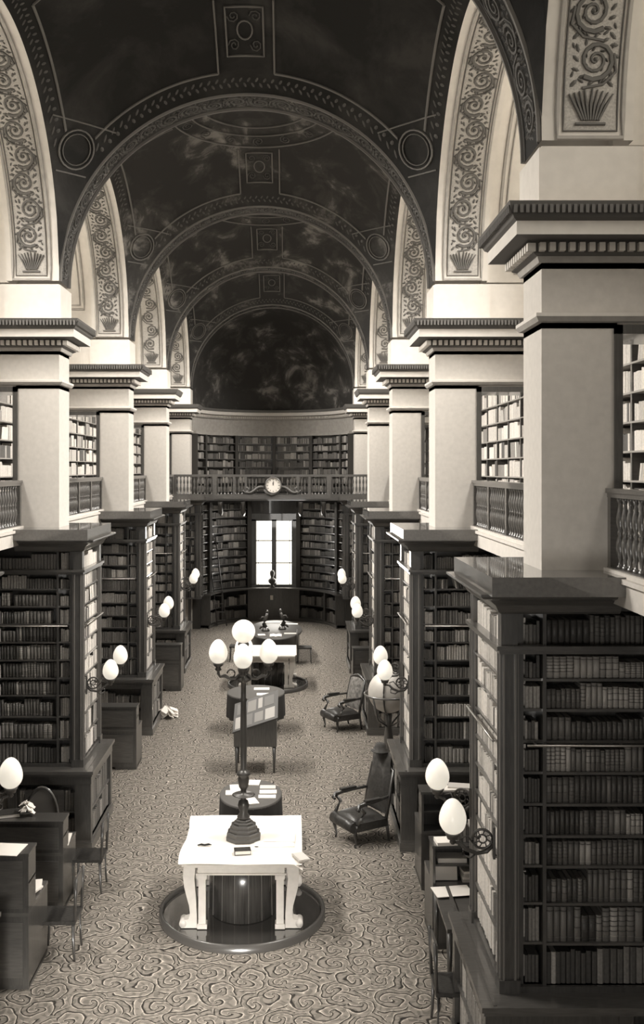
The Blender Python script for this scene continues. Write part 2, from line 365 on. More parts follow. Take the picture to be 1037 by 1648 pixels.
# side arches: bright soffits with scroll panels, bay vault and lunette
RS = (P-TH)/2
for n in range(-1, 4):
    ym = (yr(n)+yf(n+1))/2
    for s in (-1, 1):
        mb = MB()
        def cyl(r, o0, o1, m):
            mb.sheet(40, 1, lambda u, v: (s*(HW+o0+(o1-o0)*v), ym-r*math.cos(PI*u), ZS+r*math.sin(PI*u)), m, True)
        cyl(RS, 0, .80, 0)
        mb.sheet(40, 1, lambda u, v: (s*(HW+.80), ym-(RS+.13*v)*math.cos(PI*u), ZS+(RS+.13*v)*math.sin(PI*u)), 0, True)
        cyl(RS+.13, .80, OUT_WALL, 0)
        mp = lambda u, v, h: (s*(HW+.42+u), ym-(RS-.004-h)*math.cos(v/RS), ZS+(RS-.003-h)*math.sin(v/RS))
        for lo, hi in ((.02, PI/2*RS-.05), (PI/2*RS+.05, PI*RS-.02)):
            fr = []
            uu = .285
            m_ = 22
            fr = [(-uu, lo+(hi-lo)*i/m_) for i in range(m_+1)]+[(uu, hi-(hi-lo)*i/m_) for i in range(m_+1)]
            mb.ribbon(fr, .045, .02, mp, 2, True)
            uu = .235
            fr = [(-uu, lo+.06+(hi-lo-.12)*i/m_) for i in range(m_+1)]+[(uu, hi-.06-(hi-lo-.12)*i/m_) for i in range(m_+1)]
            mb.ribbon(fr, .014, .012, mp, 1, True)
            up = lo < 1
            mb.sheet(1, 20, lambda u, v: mp(-.225+.45*u, lo+.07+(hi-lo-.14)*v, 0), 3, True)
            a, b_ = (lo+.46, hi-.1) if up else (lo+.1, hi-.46)
            scroll_band(mb, a, b_, .215, mp, .40, 1, n < 2)
            vb = lo+.12 if up else hi-.12; sg = 1 if up else -1      # acanthus at the foot
            mb.ribbon([(-.13, vb), (.13, vb)], .03, .02, mp, 1)
            for q in range(-4, 5):
                an = q*.24; mb.ribbon([(q*.018, vb+sg*.03), (q*.034, vb+sg*.16), (q*.045+math.copysign(.012, q), vb+sg*(.30-.012*abs(q)))], [.022, .030, .012], .02, mp, 1)
        # coffer frames and rosette of the deep bay vault
        r2 = RS+.13
        mp2 = lambda u, v, h: (s*(HW+1.38+u), ym-(r2-.003-h)*math.cos(v/r2), ZS+(r2-.003-h)*math.sin(v/r2))
        for lo, hi in ((.62, 3.4), (PI*r2-3.4, PI*r2-.62)):
            for uu, ww in ((.40, .05), (.31, .025)):
                e = (.40-uu)
                fr = [(-uu, lo+e+(hi-lo-2*e)*i/14) for i in range(15)]+[(uu, hi-e-(hi-lo-2*e)*i/14) for i in range(15)]
                mb.ribbon(fr, ww, .02, mp2, 2, True)
        for c in (.28, PI*r2-.28):
            mb.ribbon([(-.15, c-.15), (.15, c-.15), (.15, c+.15), (-.15, c+.15)], .03, .02, mp2, 2, True)
            for q in range(8): a = q*PI/4; mb.blob(.07*math.cos(a), c+.07*math.sin(a), a, .045, .02, .015, mp2, 2)
        struct('ceiling_bay_%s_%d' % (side(s), n+2), mb, [STUCCO, SCROLL, GREYST, PANELG])
        # lunette wall and window
        mb = MB(); xo = s*(HW+OUT_WALL); ri = 2.45
        mb.sheet(32, 1, lambda u, v: (xo, ym-(ri+(r2-ri)*v)*math.cos(PI*u), ZS+.15*(1-v)+(ri+(r2-ri)*v)*math.sin(PI*u)), 0)
        mb.box(xo-.02*s, xo+.1*s, ym-r2, ym+r2, 8.2, ZS+.15)
        for q in (-1.4, -.7, 0, .7, 1.4): mb.box(xo-.03*s, xo, ym+q-.03, ym+q+.03, ZS+.15, ZS+.15+math.sqrt(ri**2-q*q)-.01, 1)
        mb.box(xo-.03*s, xo, ym-ri, ym+ri, ZS+1.05, ZS+1.11, 1)
        struct('wall_lunette_%s_%d' % (side(s), n+2), mb, [STUCCO, GREYST])
        mb = MB(); b = 0; mb.v.append((xo+.03*s, ym, ZS+.15))
        for i in range(33): mb.v.append((xo+.03*s, ym-ri*math.cos(PI*i/32), ZS+.15+ri*math.sin(PI*i/32)))
        for i in range(32): mb.face([0, 1+i, 2+i])
        struct('window_%d' % (2+2*(n+2)+(s > 0)), mb, DAYL)

# painted sail vaults
RD = math.hypot(HW, RS)
def dome(n):
    ym = (yr(n)+yf(n+1))/2; mb = MB(); nt_, nr = 240, 44; b = 0
    def pt(x, y, h=0):
        q = max(0, RD*RD-x*x-y*y); z = math.sqrt(q); v = Vector((x, y, z)); v *= (RD-h)/v.length
        return (v.x, ym+v.y, ZS+v.z)
    def fn(u, v):
        a = 2*PI*u; rm = min(HW/max(1e-6, abs(math.cos(a))), RS/max(1e-6, abs(math.sin(a))))
        ph = math.asin(min(1, rm/RD))*v; r = RD*math.sin(ph); z = RD*math.cos(ph)
        return (r*math.cos(a), ym+r*math.sin(a), ZS+z)
    mb.sheet(nt_, nr, fn, 0)
    pm = lambda u, v, h: pt(u, v, h+.006)
    def line(f, t0, t1, w, m=1, h=.02, k=24): mb.ribbon([f(t0+(t1-t0)*i/k) for i in range(k+1)], w, h, pm, m)
    for r, w_ in ((1.60, .035), (1.28, .03), (1.02, .03)):
        mb.ribbon([(r*math.cos(2*PI*i/64), r*math.sin(2*PI*i/64)) for i in range(64)], w_, .02, pm, 1, True)
    k = 16                                                    # scroll ring round the crown
    for i in range(k):
        a = 2*PI*i/k; c = (1.44*math.cos(a), 1.44*math.sin(a)); pts = []
        for j in range(13):
            t = j/12; rr = .12*(.15+.85*t); an = (1 if i % 2 else -1)*3.4*PI*t; pts.append((c[0]+rr*math.cos(an), c[1]+rr*math.sin(an)))
        mb.ribbon(pts, .022, .012, pm, 2)
    bnd = RS-.24
    for q in range(4):                                        # ribs, ornament panels, border bands
        ca, sa = math.cos(q*PI/2), math.sin(q*PI/2); rot = lambda x, y: (x*ca-y*sa, x*sa+y*ca)
        for sx in (-1, 1):
            line(lambda t: rot(sx*.42, t), 1.62, bnd, .03)
            line(lambda t: rot(sx*t, bnd), .42, 2.27, .03)
        fr = [(-.27, 1.74), (.27, 1.74), (.27, 2.42), (-.27, 2.42)]
        pts = []
        for i in range(4):
            a, c = fr[i], fr[(i+1) % 4]
            for j in range(4): pts.append(rot(a[0]+(c[0]-a[0])*j/4, a[1]+(c[1]-a[1])*j/4))
        mb.ribbon(pts, .03, .02, pm, 1, True)
        mb.ribbon([rot(.11*math.cos(2*PI*i/16), 2.08+.13*math.sin(2*PI*i/16)) for i in range(16)], .025, .015, pm, 1, True)
        for ex in (-1, 1):
            for ey in (-1, 1):
                pts = []
                for j in range(12):
                    t = j/11; rr = .09*(.2+.8*t); an = ex*ey*3*PI*t; pts.append(rot(ex*.16+rr*math.cos(an), 2.08+ey*.2+rr*math.sin(an)))
                mb.ribbon(pts, .02, .012, pm, 2)
        # medallion over the pendentive foot
        sx, sy = (1 if ca-sa > 0 else -1), (1 if sa+ca > 0 else -1)
        cx, cy = sx*2.53, sy*2.53; z0 = math.sqrt(RD*RD-cx*cx-cy*cy); c = Vector((cx, cy, z0)).normalized()
        t1 = Vector((0,0,1)).cross(c).normalized(); t2 = c.cross(t1)
        base = c*RD
        def pm3(u, v, h, base=base, t1=t1, t2=t2):
            vv = base+t1*u+t2*v; vv = vv.normalized()*(RD-h-.008); return (vv.x, ym+vv.y, ZS+vv.z)
        for rr, ww in ((.29, .03), (.23, .015)): mb.ribbon([(rr*math.cos(2*PI*i/24), rr*math.sin(2*PI*i/24)) for i in range(24)], ww, .02, pm3, 1, True)
        for vv, e in ((.40, .55), (-.36, .26)): mb.ribbon([(-e+2*e*i/10, vv) for i in range(11)], .025, .015, pm3, 1)
        # ornament along the border, beside every arch
        for i in range(76):
            t = -2.25+4.5*i/75; mb.blob(*rot(t, RS-.12+(.03 if i % 2 else -.03)), q*PI/2+(i % 2)*1.6-.8, .036, .018, .01, pm, 2)
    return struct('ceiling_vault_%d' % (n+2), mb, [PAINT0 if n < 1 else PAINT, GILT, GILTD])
for n in range(-1, 4): dome(n)
mb = MB()                                                     # vault over the apse behind the camera
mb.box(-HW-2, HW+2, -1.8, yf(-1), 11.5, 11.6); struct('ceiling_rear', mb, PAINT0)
for s in (-1, 1):
    mb = MB(); mb.box(s*HW, s*(HW+.2), -1.8, yf(-1), 0, 11.6); struct('wall_rear_'+side(s), mb, PLASTER)
mb = MB(); mb.box(-HW, HW, -1.6, .95, 4.0, 4.15); struct('floor_gallery_rear', mb, WOODM)

# apse
YA = yr(4)
mb = MB()
mb.sheet(48, 20, lambda u, v: (HW*math.cos(PI*u)*math.cos(v*PI/2), YA+HW*math.sin(PI*u)*math.cos(v*PI/2), ZS+HW*math.sin(v*PI/2)))
struct('ceiling_apse', mb, PAINTA)
def aw(r, a, z): return (r*math.cos(a), YA+r*math.sin(a), z)
AWN = .235                                                    # half angle of the window opening
mb = MB()
def arc(mb, r0, r1, z0, z1, a0=0, a1=PI, n=48, m=0):
    b = len(mb.v)
    for i in range(n+1):
        a = a0+(a1-a0)*i/n; mb.v += [aw(r0, a, z0), aw(r1, a, z0), aw(r1, a, z1), aw(r0, a, z1)]
    for i in range(n):
        for q in range(4): q2 = (q+1) % 4; mb.face([b+4*i+q, b+4*i+q2, b+4*(i+1)+q2, b+4*(i+1)+q], m, False)
    mb.face([b, b+1, b+2, b+3], m); e = b+4*n; mb.face([e+3, e+2, e+1, e], m)
arc(mb, HW+.02, HW+.12, 3.76, 7.9); arc(mb, HW, HW+.12, 7.9, ZS, m=1); arc(mb, HW+.02, HW+.12, 0, 1.3)
arc(mb, HW+.02, HW+.12, 1.3, 3.76, 0, PI/2-AWN); arc(mb, HW+.02, HW+.12, 1.3, 3.76, PI/2+AWN, PI)
struct('wall_apse', mb, [WOOD, PAINTA])
mb = MB()
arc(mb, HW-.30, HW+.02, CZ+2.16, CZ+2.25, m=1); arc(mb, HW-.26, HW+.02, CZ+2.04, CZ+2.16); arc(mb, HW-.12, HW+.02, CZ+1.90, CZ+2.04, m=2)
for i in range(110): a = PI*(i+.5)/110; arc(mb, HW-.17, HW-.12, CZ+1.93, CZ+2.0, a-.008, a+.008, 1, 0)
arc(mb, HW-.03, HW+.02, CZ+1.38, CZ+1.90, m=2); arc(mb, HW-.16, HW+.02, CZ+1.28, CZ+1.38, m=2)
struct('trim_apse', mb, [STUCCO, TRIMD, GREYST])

# ------------------------------------------------------------------ books
SB = MB()                                                     # the countless rest of the books
indiv = []
def add_stuff_book(o, dx, dn, w, h, d, mi, lean=0):
    """o: lower front corner, dx: along shelf, dn: into shelf"""
    b = len(SB.v); sp = w*.18
    pts = [(0, sp), (w*.25, 0), (w*.75, 0), (w, sp), (w, d), (0, d)]
    for z in (0, h):
        for a, c in pts: SB.v.append((o[0]+dx[0]*(a+lean*z)+dn[0]*c, o[1]+dx[1]*(a+lean*z)+dn[1]*c, o[2]+z))
    for i in range(5): SB.face([b+i, b+(i+1) % 6, b+6+(i+1) % 6, b+6+i], mi)
    SB.face([b+6+i for i in range(6)], mi)
def shelf_fill(o, dx, dn, width, height, depth=.2, wmin=.025, wmax=.055, pal=0, gaps=.08, collect=None, info=None):
    x = .005; mi = R.randrange(7); run = 0; hh = .85; ww = .04; lean = 0
    while x < width-.015:
        if run <= 0:
            run = R.randint(3, 12); mi = R.choice([0,1,2,3,4,5,1,2,7,8,3,6]) if R.random() < .96 else 9
            hh = R.uniform(.62, .97); ww = R.uniform(wmin, wmax)
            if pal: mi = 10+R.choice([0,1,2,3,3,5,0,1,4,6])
            lean = 0
            if R.random() < gaps:
                x += R.uniform(.02, .10)
                if R.random() < .5 and x < width-.3: lean = R.choice([-1, 1])*R.uniform(.12, .3); x += .06
        run -= 1; w_ = min(ww*R.uniform(.88, 1.12), width-x)
        if w_ < .012: break
        h = height*min(.97, hh*(R.uniform(.985, 1.015) if run % 2 or ww > .045 else R.uniform(.93, 1.06))); m_ = mi if R.random() < .85 else (R.randrange(9) if not pal else 10+R.randrange(7))
        so = R.uniform(0, .012)
        p = (o[0]+dx[0]*x+dn[0]*so, o[1]+dx[1]*x+dn[1]*so, o[2])
        if collect is not None: collect.append((p, dx, w_, h, depth, m_, info))
        else: add_stuff_book(p, dx, dn, w_*.95, h*(.95 if lean else 1), depth, m_, lean if .08 < x < width-.12 else 0)
        x += w_

# ------------------------------------------------------------------ bookcases on the piers
SHZ = [1.24, 1.60, 1.94, 2.26, 2.52, 2.79, 3.06, 3.33, 3.60, 3.86]
BF, BR = -.52, .93         # body front and rear relative to the pier centre
BI = .39                   # how far the body stands into the nave
CI, CF, CR = .60, -.76, 1.03
SL, SF, SR = .55, -.92, .96
BACKX = 1.95
def placeS(s): return lambda o: s*(HW+o)
def ord_from_top(k): return ORD[k]
UNITS = {-1: 'beside the gallery', 0: 'nearest', 1: 'second', 2: 'third', 3: 'fourth', 4: 'apse'}
for n in range(0, 5):
    for s in (-1, 1):
        c = pc(n); X = lambda o: s*(HW+o); y0, y1 = c+BF, c+BR; Z0 = 1.19
        near = {0: 'nearest', 1: 'second', 2: 'third', 3: 'fourth', 4: 'farthest'}[n]
        if n == 4: y1 = c+.34
        bc = thing('bookcase', '%s tall dark oak bookcase under the %s-hand piers' % (near, side(s)), 'bookcase', (X(.4), c, Z0), 0, 'bookcases round the piers')
        loc = bc.location.copy()
        def part(mb, name, mats, par=None):
            o = mb.build(name, mats, bc if par is None else par); o.matrix_parent_inverse = Matrix.Translation(-loc); return o
        f = MB(); f.box(X(-BI+.24), X(BACKX), y0+.27, y1-.27, Z0, 4.5); f.box(X(-BI), X(BACKX), y0+.002, y1, Z0, 1.24); f.box(X(-.03), X(.0), y0+.02, y0+.28, 1.24, 4.5)
        f.box(X(-BI+.14), X(-BI+.2), y0+.05, y0+.27, 1.24, 4.5)
        f.box(X(-BI+.02), X(BACKX), y0+.02, y1-.02, 4.44, 4.56); part(f, 'carcass', WOOD)
        for yy in (y0, y1-.14):
            f = MB(); f.box(X(-BI), X(-BI+.14), yy, yy+.14, 1.19, 4.5); f.box(X(-BI-.02), X(-BI+.16), yy-.02, yy+.16, 1.19, 1.30)
            for q in (.012, .110): f.box(X(-BI+q), X(-BI+q+.016), yy-.012, yy+.152, 1.3, 4.08, 1)
            for q in (.013, .111): f.box(X(-BI-.012), X(-BI+.152), yy+q, yy+q+.016, 1.301, 4.079, 1)
            part(f, 'pilaster', [WOOD, mat('oak_edge_highlight', .16, .35)])  # paler strips paint a highlight along the pilaster edges
        f = MB()                                                        # moulding between body and frieze
        f.box(X(-BI-.05), X(BACKX), y0-.05, y1+.05, 4.12, 4.15, 0) if False else None
        f.box(X(-BI-.045), X(BACKX), y0-.045, y0+.27, 4.115, 4.15); f.box(X(-BI-.045), X(-BI+.24), y0+.27, y1+.045, 4.115, 4.15)
        f.box(X(-BI-.02), X(BACKX), y0-.02, y0+.27, 4.08, 4.115); f.box(X(-BI-.02), X(-BI+.24), y0+.27, y1+.02, 4.08, 4.115)
        part(f, 'moulding', WOODM)
        cf = MB()
        f = MB()                                                        # cornice under the slab
        for e, z0_, z1_ in ((.02, 4.44, 4.48), (.08, 4.48, 4.53), (.16, 4.53, 4.57), (.0, 4.57, 4.6)):
            k = SL-.0
        prof = [(0, 4.42), (.03, 4.44), (.06, 4.50), (.12, 4.55), (.19, 4.57), (.21, 4.59), (.21, 4.61), (.14, 4.62)]
        b = len(f.v)
        for e, z in prof:
            f.v += [(X(.62), y0-e, z), (X(-BI-e), y0-e, z), (X(-BI-e), y1+e, z), (X(.62), y1+e, z)]
        for j in range(len(prof)-1):
            for i in range(3):
                q = [b+4*j+i, b+4*j+i+1, b+4*j+i+5, b+4*j+i+4]
                f.face(q if s < 0 else q[::-1])
        f.face([b+28, b+29, b+30, b+31]); part(f, 'cornice', WOODM)
        f = MB(); f.box(X(-SL), X(.60), c+SF, c+SR, 4.615, 4.775); part(f, 'cap_slab', WOODT)
        for k, z in enumerate(SHZ):
            f = MB(); f.box(X(0.0), X(BACKX), y0+.03, y0+.27, z-.022, z); f.box(X(-BI+.2), X(-.03), y0+.05, y0+.27, z-.022, z) if k % 1 == 0 else None
            part(f, 'shelf', WOODM)
        for k, z in enumerate(SHZ[1:]):
            f = MB(); f.box(X(-BI+.015), X(-BI+.24), y0+.14, y1-.14, z-.02, z); part(f, 'shelf', WOODM)
        f = MB(); f.tube([(X(-.18), y0-.05, 3.31), (X(BACKX-.05), y0-.05, 3.31)], .011, 6); f.tube([(X(-BI-.05), y0+.10, 3.31), (X(-BI-.05), y1-.10, 3.31)], .013, 6)
        for q in (X(-.1), X(.9), X(1.7)): f.tube([(q, y0-.05, 3.31), (q, y0+.05, 3.31)], .008, 5)
        for q in (y0+.12, y1-.12): f.tube([(X(-BI-.05), q, 3.31), (X(-BI+.02), q, 3.31)], .008, 5)
        part(f, 'ladder_rail', BRASS)
        # books
        DX = (s, 0, 0); DN = (0, 1, 0)
        for k, z in enumerate(SHZ+[4.15]):
            top = (SHZ+[4.10, 4.44])[k+1]-.022; hh = top-z-.01
            vis = None
            if n == 0 and s == 1 and 0 < k < 11: vis = 'R'
            if n == 1 and s == -1 and 0 < k < 11: vis = 'L'
            wmn, wmx = (.022, .040) if z > 3.7 else ((.026, .05) if z > 1.9 else (.04, .065))
            if vis:
                lst = []; vw = .84
                if k == 10: wmn, wmx = .03, .04
                shelf_fill((X(.005), y0+.05, z), DX, DN, vw, hh, .2, max(wmn, .036)+.004, max(wmx, .050)+.006, 0, .10, lst, (vis, k))
                indiv += lst
                shelf_fill((X(.005+vw), y0+.05, z), DX, DN, BACKX-vw-.02, hh, .2, wmn, wmx)
            else:
                shelf_fill((X(.005), y0+.05, z), DX, DN, BACKX-.02, hh, .2, wmn, wmx)
            shelf_fill((X(-BI+.215), y0+.07, z), DX, DN, .135, hh, .18, .028, .034, 0, 0)
        for k, z in enumerate([1.26]+SHZ[1:]+[4.15]):
            top = (SHZ+[4.10, 4.44])[k+1]-.022
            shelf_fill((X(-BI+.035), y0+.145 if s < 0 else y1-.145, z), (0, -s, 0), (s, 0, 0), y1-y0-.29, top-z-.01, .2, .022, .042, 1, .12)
        # low cabinet below
        if n == 4: continue
        lc = thing('low_cabinet', 'low oak book cabinet under the %s %s-hand bookcase' % (near, side(s)), 'cabinet', (X(.4), c, 0), 0, 'low cabinets under the bookcases')
        loc2 = lc.location.copy()
        def part2(mb, name, mats, par=None):
            o = mb.build(name, mats, lc); o.matrix_parent_inverse = Matrix.Translation(-loc2); return o
        a0, a1 = c+CF, c+CR
        f = MB(); f.box(X(-CI), X(BACKX), a0, a1, 1.145, 1.19); f.box(X(-CI+.10), X(-CI+.13), a0+.03, a1-.03, 1.19, 1.197); f.box(X(-CI+.02), X(BACKX), a0+.02, a1-.02, 1.11, 1.145); part2(f, 'top', WOODM)
        f = MB(); f.box(X(-CI+.26), X(BACKX), a0+.24, a1-.03, 0, 1.11)
        for yy in (a0+.04, a1-.16): f.box(X(-CI+.04), X(-CI+.28), yy, yy+.12, .1, 1.11)
        for xx in (.55, 1.85): f.box(X(xx), X(xx+.12), a0+.04, a0+.26, .1, 1.11)
        f.box(X(-CI+.16), X(.55), a0+.06, a0+.26, .98, 1.11)
        f.box(X(-CI+.034), X(-CI+.25), a0+.034, a1-.034, 1.0, 1.109); part2(f, 'carcass', WOOD)
        f = MB(); f.box(X(-CI+.02), X(BACKX), a0+.02, a1-.02, 0, .13); f.box(X(-CI+.035), X(BACKX), a0+.035, a1-.035, .13, .16); part2(f, 'plinth', WOODM)
        for z in (.16, .58):
            f = MB(); f.box(X(-CI+.06), X(-CI+.27), a0+.1, a1-.1, z-.02, z); f.box(X(-CI+.1), X(BACKX), a0+.07, a0+.25, z-.02, z); part2(f, 'shelf', WOODM)
            shelf_fill((X(-CI+.085), a0+.17 if s < 0 else a1-.17, z), (0, -s, 0), (s, 0, 0), a1-a0-.34, .37, .16, .022, .045, 0, .15)
            shelf_fill((X(-CI+.17), a0+.1, z), DX, DN, .98, .36, .14, .03, .05)
            shelf_fill((X(.68), a0+.1, z), DX, DN, 1.15, .36, .14, .03, .05)
        if (n, s) in ((1, -1), (0, 1), (1, 1)):
            f = MB(); f.box(X(-CI+.45), X(-CI+1.02), a0+.055, a0+.075, .2, .9); f.box(X(-CI+.52), X(-CI+.95), a0+.045, a0+.055, .27, .83, 1); d_ = part2(f, 'door', [WOODM, WOOD])

# gallery: floor, fascia, back wall bookshelves, balustrades
def baluster_mesh():
    f = MB(); prof = [(.032,0),(.032,.04),(.018,.05),(.016,.09),(.024,.12),(.040,.19),(.036,.25),(.018,.30),(.026,.315),(.026,.33),(.018,.345),(.036,.40),(.038,.45),(.024,.52),(.016,.56),(.024,.59),(.032,.60),(.032,.63)]
    f.lathe([(r*.92, z) for r, z in prof], n=8); return f.build('baluster', WOODM, mesh_only=True)
BALM = baluster_mesh()
WHERE = {-1: 'beside the camera-side bay', 0: 'nearest', 1: 'second', 2: 'third', 3: 'farthest'}
for n in range(-1, 4):
    for s in (-1, 1):
        y0, y1 = yr(n), yf(n+1); X = lambda o: s*(HW+o)
        mb = MB(); mb.box(X(.58), X(OUT_WALL), y0-TH*.5, y1+TH*.5, 4.60, 4.775, 0); mb.box(X(.54), X(.60), y0, y1, 4.52, 4.80, 1); mb.box(X(.50), X(.60), y0, y1, 4.72, 4.76, 1)
        struct('floor_gallery_%s_%d' % (side(s), n+2), mb, [WOODM, PLASTER])
        bt = thing('balustrade', '%s turned oak gallery railing along the %s-hand bays' % ({-1: 'closest', 0: 'second', 1: 'third', 2: 'fourth', 3: 'last'}[n], side(s)), 'railing', (X(.62), y0, 4.78), 0, 'gallery railings')
        f = MB(); L_ = y1-y0; f.box(-.05, .05, 0, L_, .63, .67); f.box(-.065, .065, 0, L_, .67, .71); f.build('top_rail', WOODM, bt)
        f = MB(); f.box(-.05, .05, 0, L_, 0, .03); f.build('bottom_rail', WOODM, bt)
        npost = 5
        for k in range(npost+1):
            f = MB(); yy = k*L_/npost; yy = min(max(yy, .04), L_-.04); f.box(-.045, .045, yy-.04, yy+.04, .03, .63); f.build('post', WOODM, bt)
        nb = 44
        for k in range(nb):
            yy = (k+.5)*L_/nb
            if min(abs(yy-min(max(q*L_/npost, .04), L_-.04)) for q in range(npost+1)) < .06: continue
            o = bpy.data.objects.new('baluster', BALM); COL.objects.link(o); o.parent = bt; o.location = (0, yy, .01)
        ws = thing('wall_bookshelf', '%s upper bookshelf behind the %s-hand gallery railing' % ({-1: 'closest', 0: 'second', 1: 'third', 2: 'fourth', 3: 'last'}[n], side(s)), 'bookshelf', (X(1.9), y0, 4.78), 0, 'gallery wall bookshelves')
        l3 = ws.location.copy()
        f = MB(); f.box(X(1.93), X(1.98), y0+.01, y1-.01, 4.78, 7.35)
        k = 0
        while y0+k*.95 < y1:
            yy = y0+.02+k*.95; f.box(X(1.68), X(1.93), yy, min(yy+.05, y1-.01), 4.78, 7.3); k += 1
        f.box(X(1.64), X(1.93), y0+.01, y1-.01, 7.22, 7.36)
        o = f.build('carcass', MATS['brown_oak'], ws); o.matrix_parent_inverse = Matrix.Translation(-l3)
        for q in range(7):
            z = 4.86+q*.335; f = MB(); f.box(X(1.67), X(1.93), y0+.02, y1-.02, z-.022, z)
            o = f.build('shelf', mat('pale_oak', .30, .5), ws); o.matrix_parent_inverse = Matrix.Translation(-l3)
            if q < 7:
                k = 0
                while y0+k*.95 < y1-.2:
                    a = y0+k*.95+.08; b = min(a+.88, y1-.03)
                    shelf_fill((X(1.69), a if s < 0 else b, z), (0, 1 if s < 0 else -1, 0) if s < 0 else (0, -1, 0), (s, 0, 0), b-a, .30, .18, .035, .07, 1, .2); k += 1
        # lower alcove wall shelves
        al = thing('alcove_bookcase', '%s alcove wall of books beneath the %s-hand gallery' % ({-1: 'closest', 0: 'second', 1: 'third', 2: 'fourth', 3: 'last'}[n], side(s)), 'bookcase', (X(1.9), (y0+y1)/2, 0), 0, 'alcove bookcases')
        l4 = al.location.copy(); ya, yb = pc(n)+CR+.02, pc(n+1)+BF-.28
        f = MB(); f.box(X(1.9), X(1.97), ya, yb, 0, 4.5)
        for k in range(5): yy = ya+(yb-ya-.05)*k/4; f.box(X(1.68), X(1.9), yy, yy+.05, 0, 4.5)
        o = f.build('carcass', WOOD, al); o.matrix_parent_inverse = Matrix.Translation(-l4)
        for q in range(11):
            z = .3+q*.38; f = MB(); f.box(X(1.67), X(1.9), ya, yb, z-.022, z); o = f.build('shelf', WOODM, al); o.matrix_parent_inverse = Matrix.Translation(-l4)
            if q < 11 and n > 0:
                shelf_fill((X(1.7), ya+.05 if s < 0 else yb-.05, z), (0, 1 if s < 0 else -1, 0), (s, 0, 0), yb-ya-.1, .33, .15, .04, .07)

# individually built books of the two nearest bookcase fronts
def book_mesh(mi, bands):
    f = MB(); n = 6; w_, d, h = 1.0, 1.0, 1.0; pts = []
    for i in range(n+1):
        a = PI*i/n; pts.append((.5-.5*math.cos(a), .075-.075*math.sin(a)))
    pts += [(1, 1), (0, 1)]
    def pr(z0, z1, g, m):
        P_ = [(.5+(x-.5)*g, y-(g-1)*.25*(y < .1)) for x, y in pts]; b = len(f.v); k = len(P_)
        for z in (z0, z1):
            for x, y in P_: f.v.append((x, y, z))
        for i in range(k): j = (i+1) % k; f.face([b+i, b+j, b+k+j, b+k+i], m, i < n)
        f.face([b+i for i in reversed(range(k))], m); f.face([b+k+i for i in range(k)], m)
    pr(0, 1, .95, 0)
    for z in bands: pr(z-.012, z+.012, 1.02, 1 if z > .2 else 0)
    b = len(f.v)
    f.box(.14, .86, .1, .98, .99, 1.0, 2)
    return f.build('book', [BOOKM[mi], GILTD if mi < 6 else BOOKM[1], PAPER2], mesh_only=True)
BMESH = {}
NUMW = ORD
names = {'R': ('near right-hand bookcase'), 'L': ('second left-hand bookcase')}
TONE = {0: 'black', 1: 'dark', 2: 'dark brown', 3: 'brown', 4: 'mid-brown', 5: 'tan', 6: 'light tan', 7: 'dark', 8: 'brown', 9: 'pale'}
rows = {}
for bk in indiv: rows.setdefault(bk[6], []).append(bk)
tot = 0
NW = 'first second third fourth fifth sixth seventh eighth ninth tenth eleventh twelfth thirteenth fourteenth fifteenth sixteenth seventeenth eighteenth nineteenth twentieth twenty-first twenty-second twenty-third twenty-fourth twenty-fifth twenty-sixth twenty-seventh twenty-eighth'.split()
for (sd, k), lst in rows.items():
    if sd == 'L': lst = sorted(lst, key=lambda b: b[0][0])
    for i, (p, dx, w_, h, d, mi, info) in enumerate(lst):
        if tot >= 300 or (sd == 'L' and k in ()):
            add_stuff_book(p, dx, (0, 1, 0), w_*.95, h, d, mi); continue
        key = (mi, (k+i//4) % 3)
        if key not in BMESH: BMESH[key] = book_mesh(mi, [(.15, .3, .45, .6, .75, .9), (.12, .88), (.1, .4, .7, .93)][key[1]])
        o = bpy.data.objects.new('book', BMESH[key]); COL.objects.link(o)
        x0 = p[0] if dx[0] > 0 else p[0]-w_
        o.location = (x0, p[1], p[2]); o.scale = (w_, d, h)
        row = 10-k
        tag(o, '%s bound book, %s from left on the %s shelf down, %s' % (TONE[mi], NW[i], ORD[row], names[sd]), 'book', None, 'books in the %s' % names[sd])
        tot += 1

# ------------------------------------------------------------------ apse furniture (curved shelves, gallery, window, clock)
ab = thing('apse_bookcase', 'curved upper bookcase across the far apse below the painting', 'bookcase', (0, YA, 4.78))
def apart(mb, name, m, par, l): o = mb.build(name, m, par); o.matrix_parent_inverse = Matrix.Translation(-Vector(l)); return o
APO = mat('apse_oak', .06, .7, spec=.2)
angs = [.03, .42, 1.02, PI/2, PI-1.02, PI-.42, PI-.03]
f = MB()
for a in angs: f = MB(); arc(f, HW-.20, HW+.02, 4.78, CZ+1.28, a-.022, a+.022, 1); apart(f, 'upright', APO, ab, (0, YA, 4.78))
def curved_books(z, h, a0, a1, r=HW-.15, pal=0):
    a = a0+.01
    while a < a1-.02:
        step = .25/ r; st = min(step, a1-a); 
        p = aw(r, a, z); q = aw(r, a+st, z); dx = Vector((q[0]-p[0], q[1]-p[1], 0)); L_ = dx.length; dx.normalize()
        shelf_fill(p, (dx.x, dx.y, 0), (dx.y, -dx.x, 0), L_, h, .12, .03, .05, pal, .03); a += st
for z in (4.84, 5.16, 5.46, 5.76, 6.06, 6.36, 6.64):
    f = MB(); arc(f, HW-.18, HW+.02, z-.025, z, .03, PI-.03); apart(f, 'shelf', WOODM, ab, (0, YA, 4.78))
    for i in range(6): curved_books(z, .25, angs[i]+.03, angs[i+1]-.02)
lb = thing('apse_bookcase', 'curved lower bookcase of the far apse on both sides of the window', 'bookcase', (0, YA, 0))
L0 = (0, YA, 0)
f = MB()
